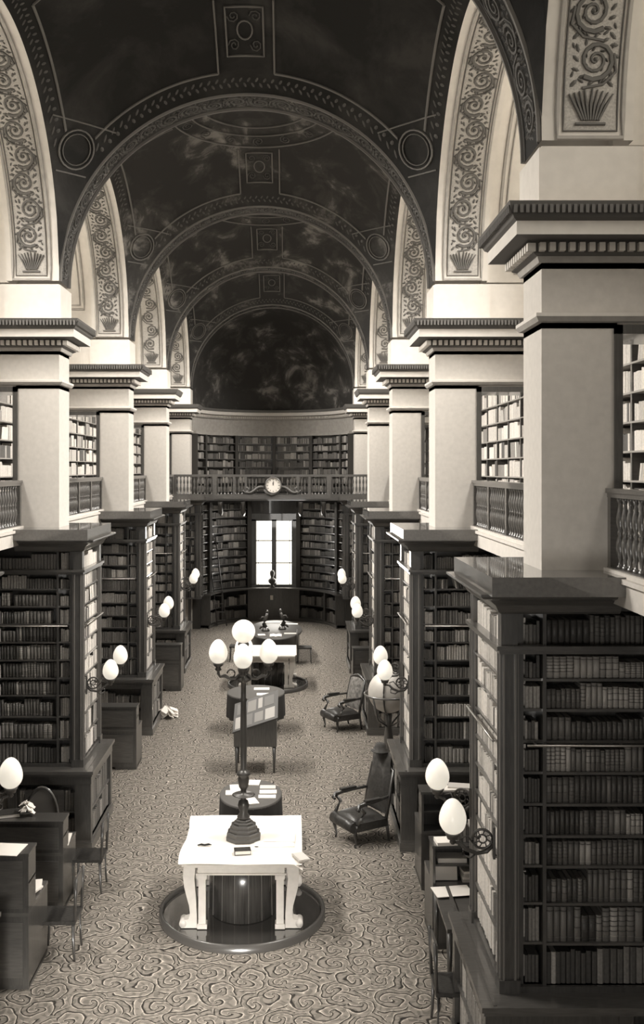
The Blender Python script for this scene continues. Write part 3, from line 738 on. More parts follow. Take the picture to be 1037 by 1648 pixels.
for a in (.10, .50, PI/2-.36, PI/2+.36, PI-.50, PI-.10): f = MB(); arc(f, HW-.26, HW+.02, 0, 4.45, a-.03, a+.03, 1); apart(f, 'upright', APO, lb, L0)
f = MB()
for sg in (-1, 1):
    arc(f, HW-.22, HW+.02, 0, .95, PI/2-.36 if sg > 0 else PI/2+.0, PI/2+.0 if sg > 0 else PI/2+.36, 8)
apart(f, 'carcass', WOOD, lb, L0)
f = MB(); arc(f, HW-.65, HW+.02, 1.16, 1.21, .1, PI-.1); arc(f, HW-.60, HW-.56, 0, .1, .1, PI-.1); apart(f, 'counter', WOODM, lb, L0)
f = MB(); arc(f, HW-.60, HW-.50, .1, 1.16, PI/2-.42, PI/2+.42, 12); apart(f, 'cupboard', WOOD, lb, L0)
for a in (.15, .6, PI/2-.42, PI/2+.42, PI-.6, PI-.15): f = MB(); arc(f, HW-.60, HW-.2, .1, 1.16, a-.02, a+.02, 1); apart(f, 'divider', WOOD, lb, L0)
for z in (1.26, 1.56, 1.85, 2.14, 2.43, 2.72, 3.01, 3.30, 3.59, 3.88, 4.17):
    for a0, a1 in ((.13, PI/2-.39), (PI/2+.39, PI-.13)):
        f = MB(); arc(f, HW-.20, HW+.02, z-.025, z, a0, a1, 20); apart(f, 'shelf', WOODM, lb, L0)
        curved_books(z, .24, a0, a1)
for z in (.14, .62):
    for a0, a1 in ((.17, PI/2-.45), (PI/2+.45, PI-.17)):
        f = MB(); arc(f, HW-.58, HW-.3, z-.02, z, a0, a1, 16); apart(f, 'shelf', WOODM, lb, L0)
        curved_books(z, .4, a0, a1, HW-.52)
YW = YA+HW
f = MB()                                                      # window joinery
wx = .70
for x0, x1 in ((-wx-.16, -wx), (wx, wx+.16), (-.09, .09)): f.box(x0, x1, YW-.16, YW+.02, 1.28, 3.76)
f.box(-wx-.16, wx+.16, YW-.16, YW+.02, 3.70, 3.98)
for z in (2.1, 2.95): f.box(-wx, wx, YW-.10, YW-.05, z-.022, z+.022)
for x in (-.60, .60): f.box(x-.012, x+.012, YW-.10, YW-.05, 1.3, 3.7)
f.box(-wx-.2, wx+.2, YW-.26, YW+.02, 1.215, 1.30)
struct('window_1', f, WOOD)
f = MB(); f.box(-wx, wx, YW+.02, YW+.03, 1.3, 3.72); struct('window_1_glass', f, DAY)
# apse gallery
YG = 33.5
gl = MB(); gl.box(-HW-.55, HW+.55, YG+.25, YA+.4, 4.60, 4.775); gl.box(-1.95, 1.95, YG-.05, YG+.3, 4.60, 4.775)
arc(gl, HW-.75, HW+.05, 4.6, 4.775); gl.box(-1.98, 1.98, YG-.12, YG-.05, 4.66, 4.80)
gl.box(-HW-.55, HW+.55, YG+.19, YG+.25, 4.6, 4.80)
struct('floor_gallery_apse', gl, WOODM)
for x in (-1.75, -.98, .98, 1.75):
    f = MB(); f.tube([(x, YG+.35, 4.1), (x, YG+.2, 4.2), (x, YG+.12, 4.38), (x, YG, 4.6)], [.05, .08, .07, .09], 8)
    tag(f.build('gallery_bracket', WOOD), 'carved scroll bracket under the apse gallery, %s' % {-1.75: 'leftmost', -.98: 'just left of the window', .98: 'just right of the window', 1.75: 'rightmost'}[x], 'bracket', 'scroll brackets under the apse gallery')
ag = thing('balustrade', 'dark oak gallery railing across the apse carrying the clock', 'railing', (0, YG, 4.78), 0)
for x0, x1, yo in ((-1.95, 1.95, 0), (-HW-.5, -1.95, .28), (1.95, HW+.5, .28)):
    f = MB(); f.box(x0, x1, yo-.05, yo+.05, .63, .71); f.build('top_rail', WOODM, ag)
    f = MB(); f.box(x0, x1, yo-.05, yo+.05, 0, .04); f.build('bottom_rail', WOODM, ag)
    for x in (x0+.04, x1-.04): f = MB(); f.box(x-.05, x+.05, yo-.05, yo+.05, .04, .63); f.build('post', WOODM, ag)
    k = int((x1-x0)/.115)
    for i in range(1, k):
        x = x0+(x1-x0)*i/k
        if abs(x) < .88 and yo == 0 and abs(x) > -1 and (abs(x) < .42): continue
        o = bpy.data.objects.new('baluster', BALM); COL.objects.link(o); o.parent = ag; o.location = (x, yo, .02)
for x in (-1.28, -.88, .88, 1.28): f = MB(); f.box(x-.04, x+.04, -.055, .055, .04, .63); f.build('post', WOODM, ag)
f = MB()
for sg in (-1, 1):
    pts = [(sg*(.28+.6*t), -.09, .12+.16*(1-t)**1.5+.05*math.sin(t*PI*2)) for t in [i/12 for i in range(13)]]
    f.tube(pts, .05, 8)
    f.tube([(sg*.88+.09*math.cos(t)*sg, -.09, .19-.09*math.sin(t)-.0) for t in [i*.5 for i in range(10)]], .03, 6)
f.tube([(-.26, -.09, .2), (-.15, -.1, .07), (0, -.1, .02), (.15, -.1, .07), (.26, -.09, .2)], [.04, .06, .075, .06, .04], 8)
f.build('clock_scroll', mat('carved_oak_light', .075, .6), ag)
ck = thing('clock', 'round white-faced clock set on the apse gallery railing', 'clock', (0.05, YG-.12, 5.12))
f = MB(); f.lathe([(.0, -.03), (.25, -.03), (.285, -.02), (.285, .03), (.25, .05), (.245, .02)], n=32)
bz = f.build('bezel', mat('bezel_dark', .10, .4), ck); bz.rotation_euler = (PI/2, 0, 0)
f = MB(); f.lathe([(0, .025), (.245, .025)], n=32, close=False); dl = f.build('dial', mat('enamel', .85, .3), ck); dl.rotation_euler = (PI/2, 0, 0)
for i in range(12):
    a = i*PI/6; f = MB(); f.obox((.2*math.sin(a), -.028, .2*math.cos(a)), .007, .003, .022, 0, 0, a); o = f.build('hour_mark', BLACK, ck)
for nm, a, l in (('hour_hand', -.12, .10), ('minute_hand', .05, .15)):
    f = MB(); f.obox((math.sin(a)*l/2, -.031, math.cos(a)*l/2), .009, .003, l/2, 0, 0, a); f.build(nm, BLACK, ck)
# bust, note, ladder
f = MB()
f.lathe([(.0,0),(.11,0),(.11,.03),(.05,.07),(.05,.12),(.13,.16),(.17,.24),(.15,.31),(.06,.36),(.055,.40),(.085,.45),(.10,.52),(.095,.58),(.06,.64),(0,.66)], n=14, sy=.75)
f.obox((0, -.085, .50), .014, .02, .03)
bu = thing('bust', 'small dark bronze bust on the sill before the far window', 'sculpture', (-.07, YW-.42, 1.21)); f.build('head_and_shoulders', BRONZE, bu)
f = MB(); f.box(-.055, .055, -.004, .004, 0, .17); tag(f.build('note', PAPER, None, (-.08, YW-.62, .76)), 'small white notice on the cupboard front under the far window', 'notice')
ld = thing('ladder', 'tall dark library ladder leaning on the apse shelves', 'ladder', (-2.02, 35.75, 0), 0)
top = Vector((-.42, .75, 3.3)); 
for dx in (-.0, .34):
    f = MB(); f.tube([(dx, 0, 0), (dx*.8+top.x, top.y, top.z)], .024, 6); f.build('rail', WOOD, ld)
for i in range(11):
    t = (i+.7)/11.5; f = MB(); f.box(t*top.x, .34+t*(top.x-.07), t*top.y-.03, t*top.y+.03, t*top.z-.012, t*top.z+.012); f.build('rung', WOODM, ld)

# ------------------------------------------------------------------ wall lamps on the bookcases
def egg(w_, h, n=16):
    pr = []
    for i in range(17):
        t = i/16; a = PI*t; r = math.sin(a)*(1-.28*(1-math.cos(a))/2*1.0); z = (1-math.cos(a))/2
        pr.append((w_/2*r*1.06, h*z))
    f = MB(); pr[0] = (0.0, 0); pr[-1] = (0, h); f.lathe(pr, n=n, close=False); return f
EGG = egg(.262, .315)
EGGM = EGG.build('globe', OPAL, mesh_only=True)
def sconce():
    r = thing('wall_lamp', '', 'lamp')
    f = MB()                                                  # local +x runs from the bookcase into the nave
    for t0, c, rr, th in ((0, (.10, 0), .085, .012),):
        f.tube([(c[0]+rr*math.cos(a), 0, c[1]+rr*math.sin(a)) for a in [i*PI/10 for i in range(20)]], th, 6, closed=True)
        f.tube([(c[0]+.045*math.cos(a)*(1-i*.02), .01, c[1]+.045*math.sin(a)*(1-i*.02)) for i, a in enumerate([i*PI/8 for i in range(20)])], .008, 5)
        for i in range(8): a = i*PI/4; f.tube([(c[0]+.03*math.cos(a), 0, c[1]+.03*math.sin(a)), (c[0]+.08*math.cos(a+.3), 0, c[1]+.08*math.sin(a+.3))], .006, 5)
    f.build('scroll_wheel', BRONZE, r)
    f = MB(); f.tube([(0, 0, -.05), (.06, 0, -.11), (.15, 0, -.13), (.24, .02, -.09), (.29, .02, -.04), (.34, .02, -.03), (.36, .02, 0)], [.014, .02, .018, .02, .016, .014, .02], 8)
    f.tube([(.14, 0, -.12), (.20, 0, -.17), (.27, .01, -.15), (.27, .01, -.10), (.23, .01, -.09)], .010, 6)
    f.tube([(.17, 0, -.05), (.23, 0, .02), (.29, .01, -.0), (.27, .01, -.05)], .009, 6)
    f.build('arm', BRONZE, r)
    f = MB(); f.lathe([(.015,-.05),(.03,-.03),(.022,-.01),(.05,.0),(.06,.03),(.07,.045),(.05,.05)], (.36, .02, .0), 14); f.build('cup', BRONZE, r)
    f = MB(); f.box(-.012, .01, -.05, .05, -.16, .12); f.build('back_plate', BRONZE, r)
    g = bpy.data.objects.new('globe', EGGM); COL.objects.link(g); g.parent = r; g.location = (.36, .02, .04)
    g['label'] = 'white opal glass globe'
    return r
proto = sconce(); first = True
for n in range(0, 5):
    for s in (-1, 1):
        for e, yy in ((0, pc(n)+BF+.07+.25), (1, pc(n)+BR-.07+.45)):
            if (n == 4 and e): continue
            if n == 4: continue
            o = proto if first else copy_tree(proto); first = False
            o.location = (s*(HW-BI), yy if e == 0 else pc(n)+BR-.07, 2.38); o.rotation_euler = (0, 0, PI+(-.1 if e == 0 else -.55) if s > 0 else (.1 if e == 0 else .55))
            o['label'] = 'white globe wall lamp on the %s corner of the %s %s-hand bookcase' % ('front' if e == 0 else 'rear', {0: 'nearest', 1: 'second', 2: 'third', 3: 'fourth'}[n], side(s))
            o['group'] = 'globe wall lamps on the bookcases'

# ------------------------------------------------------------------ centre of the nave
def big_table(yc, lab, xlab):
    t = thing('display_table', lab, 'table', (.06, yc, .06), 0, 'cream console-legged tables')
    f = MB(); f.box(-.71, .71, -.80, .80, .80, .835); f.box(-.68, .68, -.76, .76, .77, .80); f.build('tabletop', MARBLE, t)
    f = MB()
    f.box(-.53, .53, -.68, -.60, .67, .77); f.box(-.53, .53, .60, .68, .67, .77); f.box(-.53, -.45, -.60, .60, .67, .77); f.box(.45, .53, -.60, .60, .67, .77)
    f.box(-.55, .55, -.70, -.60, .655, .675)
    f.build('apron', MARBLE, t)
    for sx in (-1, 1):
        for sy in (-1, 1):
            f = MB(); x, y = sx*.475, sy*.64
            f.box(x-.045, x+.045, y-.045, y+.045, .02, .6); f.box(x-.06, x+.06, y-.06, y+.06, .6, .66); f.box(x-.06, x+.06, y-.06, y+.06, 0, .06)
            f.build('leg', MARBLE, t)
            # console bracket profile: (height, outward)
            f = MB()
            outer = [(.10,.77),(.125,.72),(.13,.62),(.115,.50),(.085,.38),(.055,.27),(.045,.18),(.06,.11),(.10,.10),(.15,.09),(.17,.05),(.15,.0)]
            inner = [(-.04,.0),(-.04,.14),(-.035,.24),(-.03,.36),(-.02,.48),(-.01,.60),(-.02,.70),(-.02,.77)]
            poly = outer+inner; bx, by = sx*.58, sy*.60
            f.prism(poly, -.07, .07, lambda a, z, tt: (bx+sx*a, by+tt, z))
            f.lathe([(.0,-.085),(.045,-.085),(.045,.085),(0,.085)], (0,0,0), 14)
            k0 = len(f.v)-4*14
            f.v[k0:] = [(bx+sx*.13+x_, by+z_, .055+y_) for x_, y_, z_ in f.v[k0:]]
            f.build('console_leg', MARBLE, t)
    dr = MB(); dr.lathe([(.445, .0), (.44, .4), (.43, .70)], n=48, sy=1.28)
    for i in range(16):
        a = (i+.5)*PI/8; dr.tube([(.446*math.cos(a), .446*1.28*math.sin(a), .0), (.432*math.cos(a), .432*1.28*math.sin(a), .70)], .005, 5, 1)
    dr.build('drum', [DRUM, mat('seam_light', .14, .3)], t)
    tr = thing('round_tray', 'round polished dark platform with raised rim under the %s' % xlab, 'platform', (.05, yc-.15, 0), 0, 'round platforms under cream tables')
    f = MB(); f.lathe([(0, .05), (1.0, .05)], n=64, close=False); f.build('floor_disc', MIRRORD, tr)
    f = MB(); f.lathe([(1.0, .0), (1.0, .05), (1.005, .095), (1.025, .10), (1.05, .095), (1.055, .0)], n=64, close=False); f.build('rim', mat('rim_bronze', .07, .25, spec=.8), tr)
    return t
big_table(12.72, 'cream console-legged table nearest the camera, covered with papers', 'near cream table')
big_table(26.0, 'cream console-legged table farther down the carpet near the dark desk', 'far cream table')
ZT = .06+.835
# white cover on the near table
f = MB()
def covfn(u, v):
    x = -.75+1.50*u; y = -.84+1.68*v; z = .006+.004*math.sin(u*9+v*5)
    if u > .93 and v < .45: z -= (u-.93)*1.1*(.45-v)*2
    if v < .03 and u > .7: y -= .06*(u-.7)
    if u < .04: x -= .02*math.sin(v*8)
    return (x, y, z+.004)
f.sheet(30, 30, covfn); f.sheet(1, 1, lambda u, v: (-.74+1.48*u, -.83+1.66*v, .001))
cv = f.build('table_cover', CLOTHT, None, (.06, 12.72, ZT)); tag(cv, 'creased white paper cover spread over the near cream table', 'cover')
f = MB(); f.sheet(14, 14, lambda u, v: (-.72+1.46*u, -.7+1.46*v, .006)); cv2 = f.build('table_cover', CLOTHT, None, (.06, 26.0, ZT)); tag(cv2, 'plain white cover on the far cream table', 'cover')
ZC = ZT+.014
def flat(name, x, y, z, w_, d, h, rz, m, label, cat, group=None, mats=None):
    f = MB(); f.box(-w_/2, w_/2, -d/2, d/2, 0, h); o = f.build(name, m, None, (x, y, z), rz); tag(o, label, cat, group); return o
def volume(x, y, z, w_, d, h, rz, cover, label, group=None):
    t = thing('book', label, 'book', (x, y, z), rz, group)
    f = MB(); f.box(-w_/2, w_/2, -d/2, d/2, 0, .004); f.box(-w_/2, w_/2, -d/2, d/2, h-.004, h); f.box(-w_/2-.004, -w_/2+.004, -d/2, d/2, 0, h); f.build('cover', cover, t)
    f = MB(); f.box(-w_/2+.005, w_/2-.006, -d/2+.006, d/2-.006, .004, h-.004); f.build('pages', PAPER, t); return t
def open_book(x, y, z, w_, d, rz, label, group=None):
    t = thing('open_book', label, 'book', (x, y, z), rz, group)
    f = MB()
    for sg in (-1, 1): f.sheet(8, 1, lambda u, v: (sg*u*w_/2, -d/2+d*v, .006+.018*math.sin(min(1, u*1.4)*PI*.8)), 0)
    f.box(-w_/2, w_/2, -d/2, d/2, 0, .005); f.build('pages', PAPER, t); return t
flat('paper_sheet', .45, 12.62, ZC, .50, .42, .004, .06, PAPER, 'large white sheet lying at the right of the near table', 'paper')
flat('paper_sheet', .52, 12.72, ZC+.006, .40, .30, .004, -.04, PAPER, 'smaller white sheet on top of the large one, near table', 'paper')
flat('paper_sheet', .16, 12.36, ZC, .20, .14, .004, .0, PAPER, 'small blank slip before the bronze lamp foot', 'paper')
volume(.07, 12.22, ZC, .20, .13, .05, .12, LEATHER, 'small dark book lying before the bronze lamp on white table')
f = MB(); f.tube([(-.09, 0, .012), (-.04, 0, .02), (0, 0, .012), (.05, 0, .02), (.09, 0, .012)], [.006, .014, .012, .014, .004], 6)
tag(f.build('blotter_pen', BLACK, None, (-.42, 12.45, ZC), .05), 'dark pen lying on the left of the white table cover', 'pen')
volume(.79, 12.05, ZC+.01, .14, .24, .02, .4, PAPER2, 'thin pale booklet at the front corner of the near table')

# bronze branched lamp on the near table
lampx, lampy = CX+(392-470)*12.7/1590, 12.72
cl = thing('candelabrum', 'tall bronze lamp with round top globe and four egg globes, near table', 'lamp', (lampx, lampy, ZC))
f = MB()
for i, (r_, z0, z1) in enumerate(((.235, 0, .05), (.22, .05, .10), (.19, .10, .14), (.17, .14, .19), (.13, .19, .22), (.10, .22, .25))):
    f.lathe([(r_, z0), (r_, z1-.012), (r_-.015, z1)], n=8, a0=PI/8, a1=2*PI+PI/8, sm=False)
f.build('stepped_base', BRONZE, cl)
f = MB(); f.lathe([(.07,.25),(.085,.28),(.05,.33),(.075,.42),(.06,.48),(.035,.50),(.03,.53),(.13,.55),(.15,.56),(.13,.57),(.04,.575),(.035,.62),(.06,.66),(.075,.76),(.065,.80),(.09,.82),(.085,.85),(.05,.87),(.038,.9),(.045,1.2),(.042,1.5),(.036,1.75),(.05,1.78),(.034,1.81),(.032,2.0),(.09,2.03),(.095,2.05),(.035,2.08),(.06,2.12),(.08,2.18),(.05,2.24),(.03,2.3),(.03,2.42),(.06,2.45),(.075,2.50),(.06,2.52)], n=16); f.build('stem', BRONZE, cl)
for i in range(4):
    a = PI/4*0+i*PI/2-PI/2+.03; ca, sa = math.cos(a), math.sin(a)
    f = MB(); rr = [(.03, 2.12), (.10, 2.06), (.17, 2.05), (.24, 2.09), (.30, 2.08), (.325, 2.12), (.325, 2.17)]
    f.tube([(r_*ca, r_*sa, z) for r_, z in rr], [.02, .024, .018, .024, .018, .02, .02], 8)
    f.tube([((.16+.05*math.cos(t))*ca, (.16+.05*math.cos(t))*sa, 2.12+.05*math.sin(t)) for t in [k*.5 for k in range(11)]], .01, 5)
    f.lathe([(.02, 2.15), (.045, 2.17), (.03, 2.2), (.06, 2.225), (.07, 2.25), (.05, 2.255)], (.325*ca, .325*sa, 0), 12)
    ar = f.build('arm', BRONZE, cl)
    g = bpy.data.objects.new('globe', EGGM); COL.objects.link(g); g.parent = ar; g.location = (.325*ca, .325*sa, 2.245); g['label'] = 'white egg-shaped glass globe'
f = MB(); f.lathe([(.15*math.sin(PI*i/20), -.15*math.cos(PI*i/20)) for i in range(21)], n=32, close=False)
g = f.build('top_globe', OPAL, cl, (0, 0, 2.66)); g['label'] = 'large round white glass globe'

# round covered table with papers behind it
def skirt_table(name, label, x, y, rx, ry, h, m=BAIZE, drop=.5):
    t = thing(name, label, 'table', (x, y, 0))
    f = MB(); f.lathe([(0, h), (.97, h), (1.0, h-.01), (1.0, h-.04)], n=48, sx=rx, sy=ry, close=False); f.build('tabletop', mat('baize_top', .085, .8), t)
    f = MB(); b = 0
    f.sheet(72, 4, lambda u, v: ((rx*1.0+.02*v*math.sin(u*2*PI*14))*math.cos(2*PI*u), (ry+.02*v*math.sin(u*2*PI*14))*math.sin(2*PI*u), h-.03-drop*v)); f.build('cloth_skirt', m, t)
    for i in range(4):
        a = PI/4+i*PI/2; f = MB(); f.tube([(.6*rx*math.cos(a), .6*ry*math.sin(a), h-.05), (.7*rx*math.cos(a), .7*ry*math.sin(a), 0)], [.035, .02], 8); f.build('leg', WOOD, t)
    return t
skirt_table('round_table', 'oval dark-covered table strewn with papers behind the bronze lamp', CX+(404-470)*14.95/1590, 14.95, .47, .66, .76)
tx, ty = CX+(404-470)*14.95/1590, 14.95
for i, (dx, dy, ww, dd, rz, lb_) in enumerate(((-.22, .22, .22, .26, .1, 'white booklet at the rear left of the oval table'), (-.27, -.02, .22, .2, .05, 'white booklet at the left edge of the oval table'), (.02, .46, .2, .24, -.1, 'white booklet at the back of the oval table'),
        (.25, .24, .24, .16, .0, 'grey booklet at the rear right of the oval table'), (.26, .02, .26, .16, .02, 'white booklet in the middle right of the oval table'), (.25, -.2, .26, .14, .0, 'white booklet at the front right of the oval table'), (.02, -.40, .18, .26, .3, 'white leaf at the front edge of the oval table'))):
    flat('booklet', tx+dx, ty+dy, .762, ww, dd, .014, rz, PAPER2 if 'grey' in lb_ else PAPER, lb_, 'booklet', 'papers on the oval table')
# sloping reading case
rc = thing('reading_stand', 'dark sloping display stand holding pictures beneath its lid', 'stand', (CX+(412-470)*18.7/1590, 18.72, 0), .0)
zl = lambda x, y: .76+.26*(x+.4)/.8+.33*(y+.36)/.72
def wedge(mb, x0, x1, y0, y1, lo, hi, m=0):
    b = len(mb.v); cs = ((x0, y0), (x1, y0), (x1, y1), (x0, y1))
    mb.v += [(x, y, lo(x, y)) for x, y in cs]+[(x, y, hi(x, y)) for x, y in cs]
    for q in ((3,2,1,0),(4,5,6,7),(0,1,5,4),(1,2,6,5),(2,3,7,6),(3,0,4,7)): mb.face([b+i for i in q], m)
f = MB(); wedge(f, -.40, .40, -.36, .36, lambda x, y: .50, lambda x, y: zl(x, y)-.002); f.build('case', WOOD, rc)
f = MB(); wedge(f, -.42, .42, -.38, .38, zl, lambda x, y: zl(x, y)+.03); f.build('sloping_lid', mat('case_glass', .05, .5), rc)
for i, (x0, x1, v0, v1) in enumerate(((-.38, -.26, .05, .45), (-.22, -.06, .05, .45), (-.02, .14, .08, .42), (.18, .36, .06, .44), (-.36, -.2, .54, .93), (-.16, .0, .52, .92), (.04, .12, .55, .92), (.16, .34, .55, .9))):
    f = MB(); wedge(f, x0, x1, -.37+.74*v0, -.37+.74*v1, lambda x, y: zl(x, y)+.03, lambda x, y: zl(x, y)+.034); f.build('picture', [mat('pale_print', .30, .5), mat('grey_print', .18, .6), mat('dark_print', .10, .5)][(i*2) % 3], rc)
for sx in (-.35, .35):
    for sy in (-.31, .31):
        f = MB(); f.tube([(sx, sy, .52), (sx, sy, .1), (sx, sy, 0)], [.035, .022, .018], 8); f.build('leg', WOOD, rc)
skirt_table('round_table', 'round dark-covered table with two white papers beyond the stand', CX+(412-470)*21.6/1590, 21.6, .63, .70, .80)
for dx, dy, lb_ in ((.12, .25, 'upper white card on the round dark table'), (.20, -.28, 'lower white card on the round dark table')):
    flat('card', CX+(412-470)*21.6/1590+dx, 21.6+dy, .802, .34, .22, .008, .02, PAPER, lb_, 'card', 'cards on the round table')
# far reading desk with bronzes
fx = CX+(443-470)*30/1590
fd = thing('reading_desk', 'large dark rounded desk with two bronzes at the far end', 'desk', (fx, 30.0, 0))
f = MB(); f.lathe([(0, .82), (.98, .82), (1.0, .80), (1.0, .77)], n=48, sx=.82, sy=1.75, close=False); f.build('desktop', mat('desk_leather', .07, .5), fd)
f = MB(); f.lathe([(.93, .0), (.93, .77)], n=32, sx=.8, sy=1.7, close=False); f.build('body', WOOD, fd)
def figure(x, y, lab, sg):
    t = thing('bronze_figure', lab, 'sculpture', (x, y, .822), 0, 'bronze figures on the far desk')
    f = MB(); f.lathe([(.12, 0), (.12, .04), (.09, .06), (.08, .10)], n=12); f.build('base', BRONZE, t)
    f = MB(); f.tube([(0, 0, .1), (sg*.05, 0, .22), (sg*.02, 0, .34), (-sg*.03, 0, .44), (-sg*.05, 0, .52)], [.07, .06, .075, .05, .035], 10)
    f.tube([(-sg*.02, 0, .40), (sg*.10, -.03, .42), (sg*.16, -.03, .34)], [.03, .025, .02], 7); f.tube([(sg*.03, 0, .16), (sg*.13, 0, .12), (sg*.18, 0, .06)], [.045, .035, .02], 7)
    f.tube([(-sg*.05, 0, .50), (-sg*.05, 0, .56), (-sg*.06, 0, .62)], [.03, .05, .02], 8); f.build('figure', BRONZE, t)
figure(fx-.28, 29.6, 'left bronze figure on the far rounded desk', -1); figure(fx+.22, 29.9, 'right bronze figure on the far rounded desk', 1)
open_book(fx+.04, 28.75, .822, .34, .42, 0, 'white open volume at the front of the far desk')
flat('paper_sheet', fx-.38, 28.9, .822, .22, .26, .006, .1, PAPER, 'white paper beside the open volume, far desk', 'paper')
flat('paper_sheet', fx+.48, 29.1, .822, .40, .22, .01, 0, PAPER2, 'grey folded paper on the right of the far desk', 'paper')
flat('paper_sheet', fx+.42, 30.9, .822, .55, .2, .01, 0, PAPER, 'long white paper at the back of the far desk', 'paper')
flat('paper_sheet', fx-.1, 31.2, .822, .5, .16, .01, 0, PAPER, 'white paper behind the bronzes on the far desk', 'paper')

def armchair(label, loc, rz, cover=None, backm=LEATHER):
    t = thing('armchair', label, 'armchair', loc, rz)
    # local: faces -y
    f = MB(); f.box(-.30, .30, -.30, .28, .24, .36); f.build('seat_frame', LEATHER, t)
    f = MB(); f.sheet(12, 12, lambda u, v: (-.29+.58*u, -.31+.58*v, .35+.11*(max(0, math.sin(PI*u)*math.sin(PI*v)))**.35)); f.box(-.29, .29, -.31, .27, .33, .352); f.build('seat_cushion', LEATHER, t)
    f = MB(); f.tube([(x, -.31, .31) for x in (-.29, -.1, .1, .29)], .085, 12); f.build('seat_roll', LEATHER, t)
    f = MB(); f.sheet(10, 10, lambda u, v: (-.27+.54*u, .25+.14*v-.06*(math.sin(PI*u)*math.sin(PI*min(1, v*1.0)))**.5, .42+.66*v-.05*(2*u-1)**2*v)); f.sheet(10, 10, lambda u, v: (-.27+.54*u, .29+.14*v, .42+.66*v-.05*(2*u-1)**2*v)); f.build('backrest', backm, t)
    f = MB(); pts = [(-.28, .27, .36), (-.29, .33, .7), (-.27, .41, 1.05), (-.12, .42, 1.10), (0, .42, 1.13), (.12, .42, 1.10), (.27, .41, 1.05), (.29, .33, .7), (.28, .27, .36)]; f.tube(pts, .028, 8); f.build('back_frame', WOOD, t)
    for sx in (-1, 1):
        f = MB(); f.tube([(sx*.28, .30, .68), (sx*.32, .1, .67), (sx*.33, -.12, .66), (sx*.33, -.26, .64), (sx*.33, -.30, .59), (sx*.33, -.26, .56)], [.022, .028, .034, .034, .028, .02], 8)
        f.tube([(sx*.33, -.24, .61), (sx*.33, -.16, .52), (sx*.32, -.22, .44), (sx*.30, -.28, .36)], [.024, .028, .024, .03], 8); f.build('arm', WOOD, t)
        f = MB(); f.box(sx*.33-.035, sx*.33+.035, -.16, .12, .68, .71); f.build('arm_pad', LEATHER, t)
        f = MB(); f.tube([(sx*.28, -.28, .34), (sx*.29, -.30, .2), (sx*.27, -.27, .06), (sx*.27, -.29, 0)], [.036, .03, .016, .022], 8); f.build('leg', WOOD, t)
        f = MB(); f.tube([(sx*.27, .27, .36), (sx*.27, .33, 0)], [.03, .02], 8); f.build('leg', WOOD, t)
    return t
ang = math.atan2(-.6, .37)      # direction helper: chair front faces the nave and the camera
armchair('leather armchair with a coat over its back, beside the second right-hand cabinet', (1.74, 15.12, 0), -PI/2+.55-.02)
armchair('leather armchair farther up the aisle, by the third right-hand cabinet', (1.78, 21.6, 0), -PI/2+.5, backm=mat('worn_tapestry', .16, .8, noise=(14, .5, 1.6)))
# coat on the near armchair
f = MB(); 
f.sheet(14, 16, lambda u, v: (-.22+.44*u+.02*math.sin(v*7), (.05+.11*abs(math.sin(PI*v))*0)+.10*math.cos(PI*v)*-1*(1)*(.9+.25*math.sin(u*11)), 1.30-.66*abs(2*v-1)**1.2+.015*math.sin(u*17)))
ct = f.build('coat', COAT, None, (2.05, 15.30, 0), -PI/2+.55); tag(ct, 'dark coat hanging over the back of the near armchair', 'coat')
f = MB(); f.lathe([(0, .10), (.07, .10), (.085, .06), (.09, .0), (.15, -.01), (.15, -.02), (.08, -.015)], n=18, close=False)
tag(f.build('hat', COAT, None, (2.05, 15.30, 1.315)), 'dark round hat resting on top of the draped coat', 'hat')

# ------------------------------------------------------------------ desks, chairs and their contents in the alcoves
def desk(label, loc, rz, w_=1.5, d=.7, hutch=.45, openf=False, dh=.76):
    t = thing('writing_desk', label, 'desk', loc, rz, 'alcove writing desks')
    f = MB(); f.box(-w_/2, w_/2, 0, d, dh-.04, dh); f.build('desktop', WOODM, t)
    for sx in (-1, 1):
        f = MB(); f.box(sx*w_/2, sx*(w_/2-.38), .03, d-.02, .04, dh-.04); f.box(sx*w_/2, sx*(w_/2-.40), .02, d-.01, 0, .06); pd = f.build('pedestal', WOOD, t)
        for k in range(3):
            f = MB(); x0, x1 = sorted((sx*(w_/2-.02), sx*(w_/2-.36))); f.box(x0, x1, d-.02, d, .12+k*.2, .29+k*.2); dw = f.build('drawer', WOODM, t)
    f = MB(); f.box(-w_/2+.001, w_/2-.001, .004, .03, .05 if not openf else dh, dh+hutch) if not openf else f.box(-w_/2, w_/2, .28, .31, dh, dh+hutch)
    f.box(-w_/2-.01, w_/2+.01, -.02, .31, dh+hutch, dh+hutch+.03)
    for sx in (-w_/2, 0 if not openf else -.05, w_/2-.03): f.box(sx, sx+.03, 0, .3, dh, dh+hutch)
    f.box(-w_/2, w_/2, .01, .3, dh+hutch*.5, dh+hutch*.5+.02); f.build('hutch', WOOD, t)
    if not openf:
        f = MB(); f.box(-w_/2+.06, w_/2-.06, -.012, 0, dh+.05, dh+hutch-.05); f.box(-w_/2+.06, w_/2-.06, -.012, 0, .14, dh-.1); f.build('back_panel', WOODM, t)
    return t
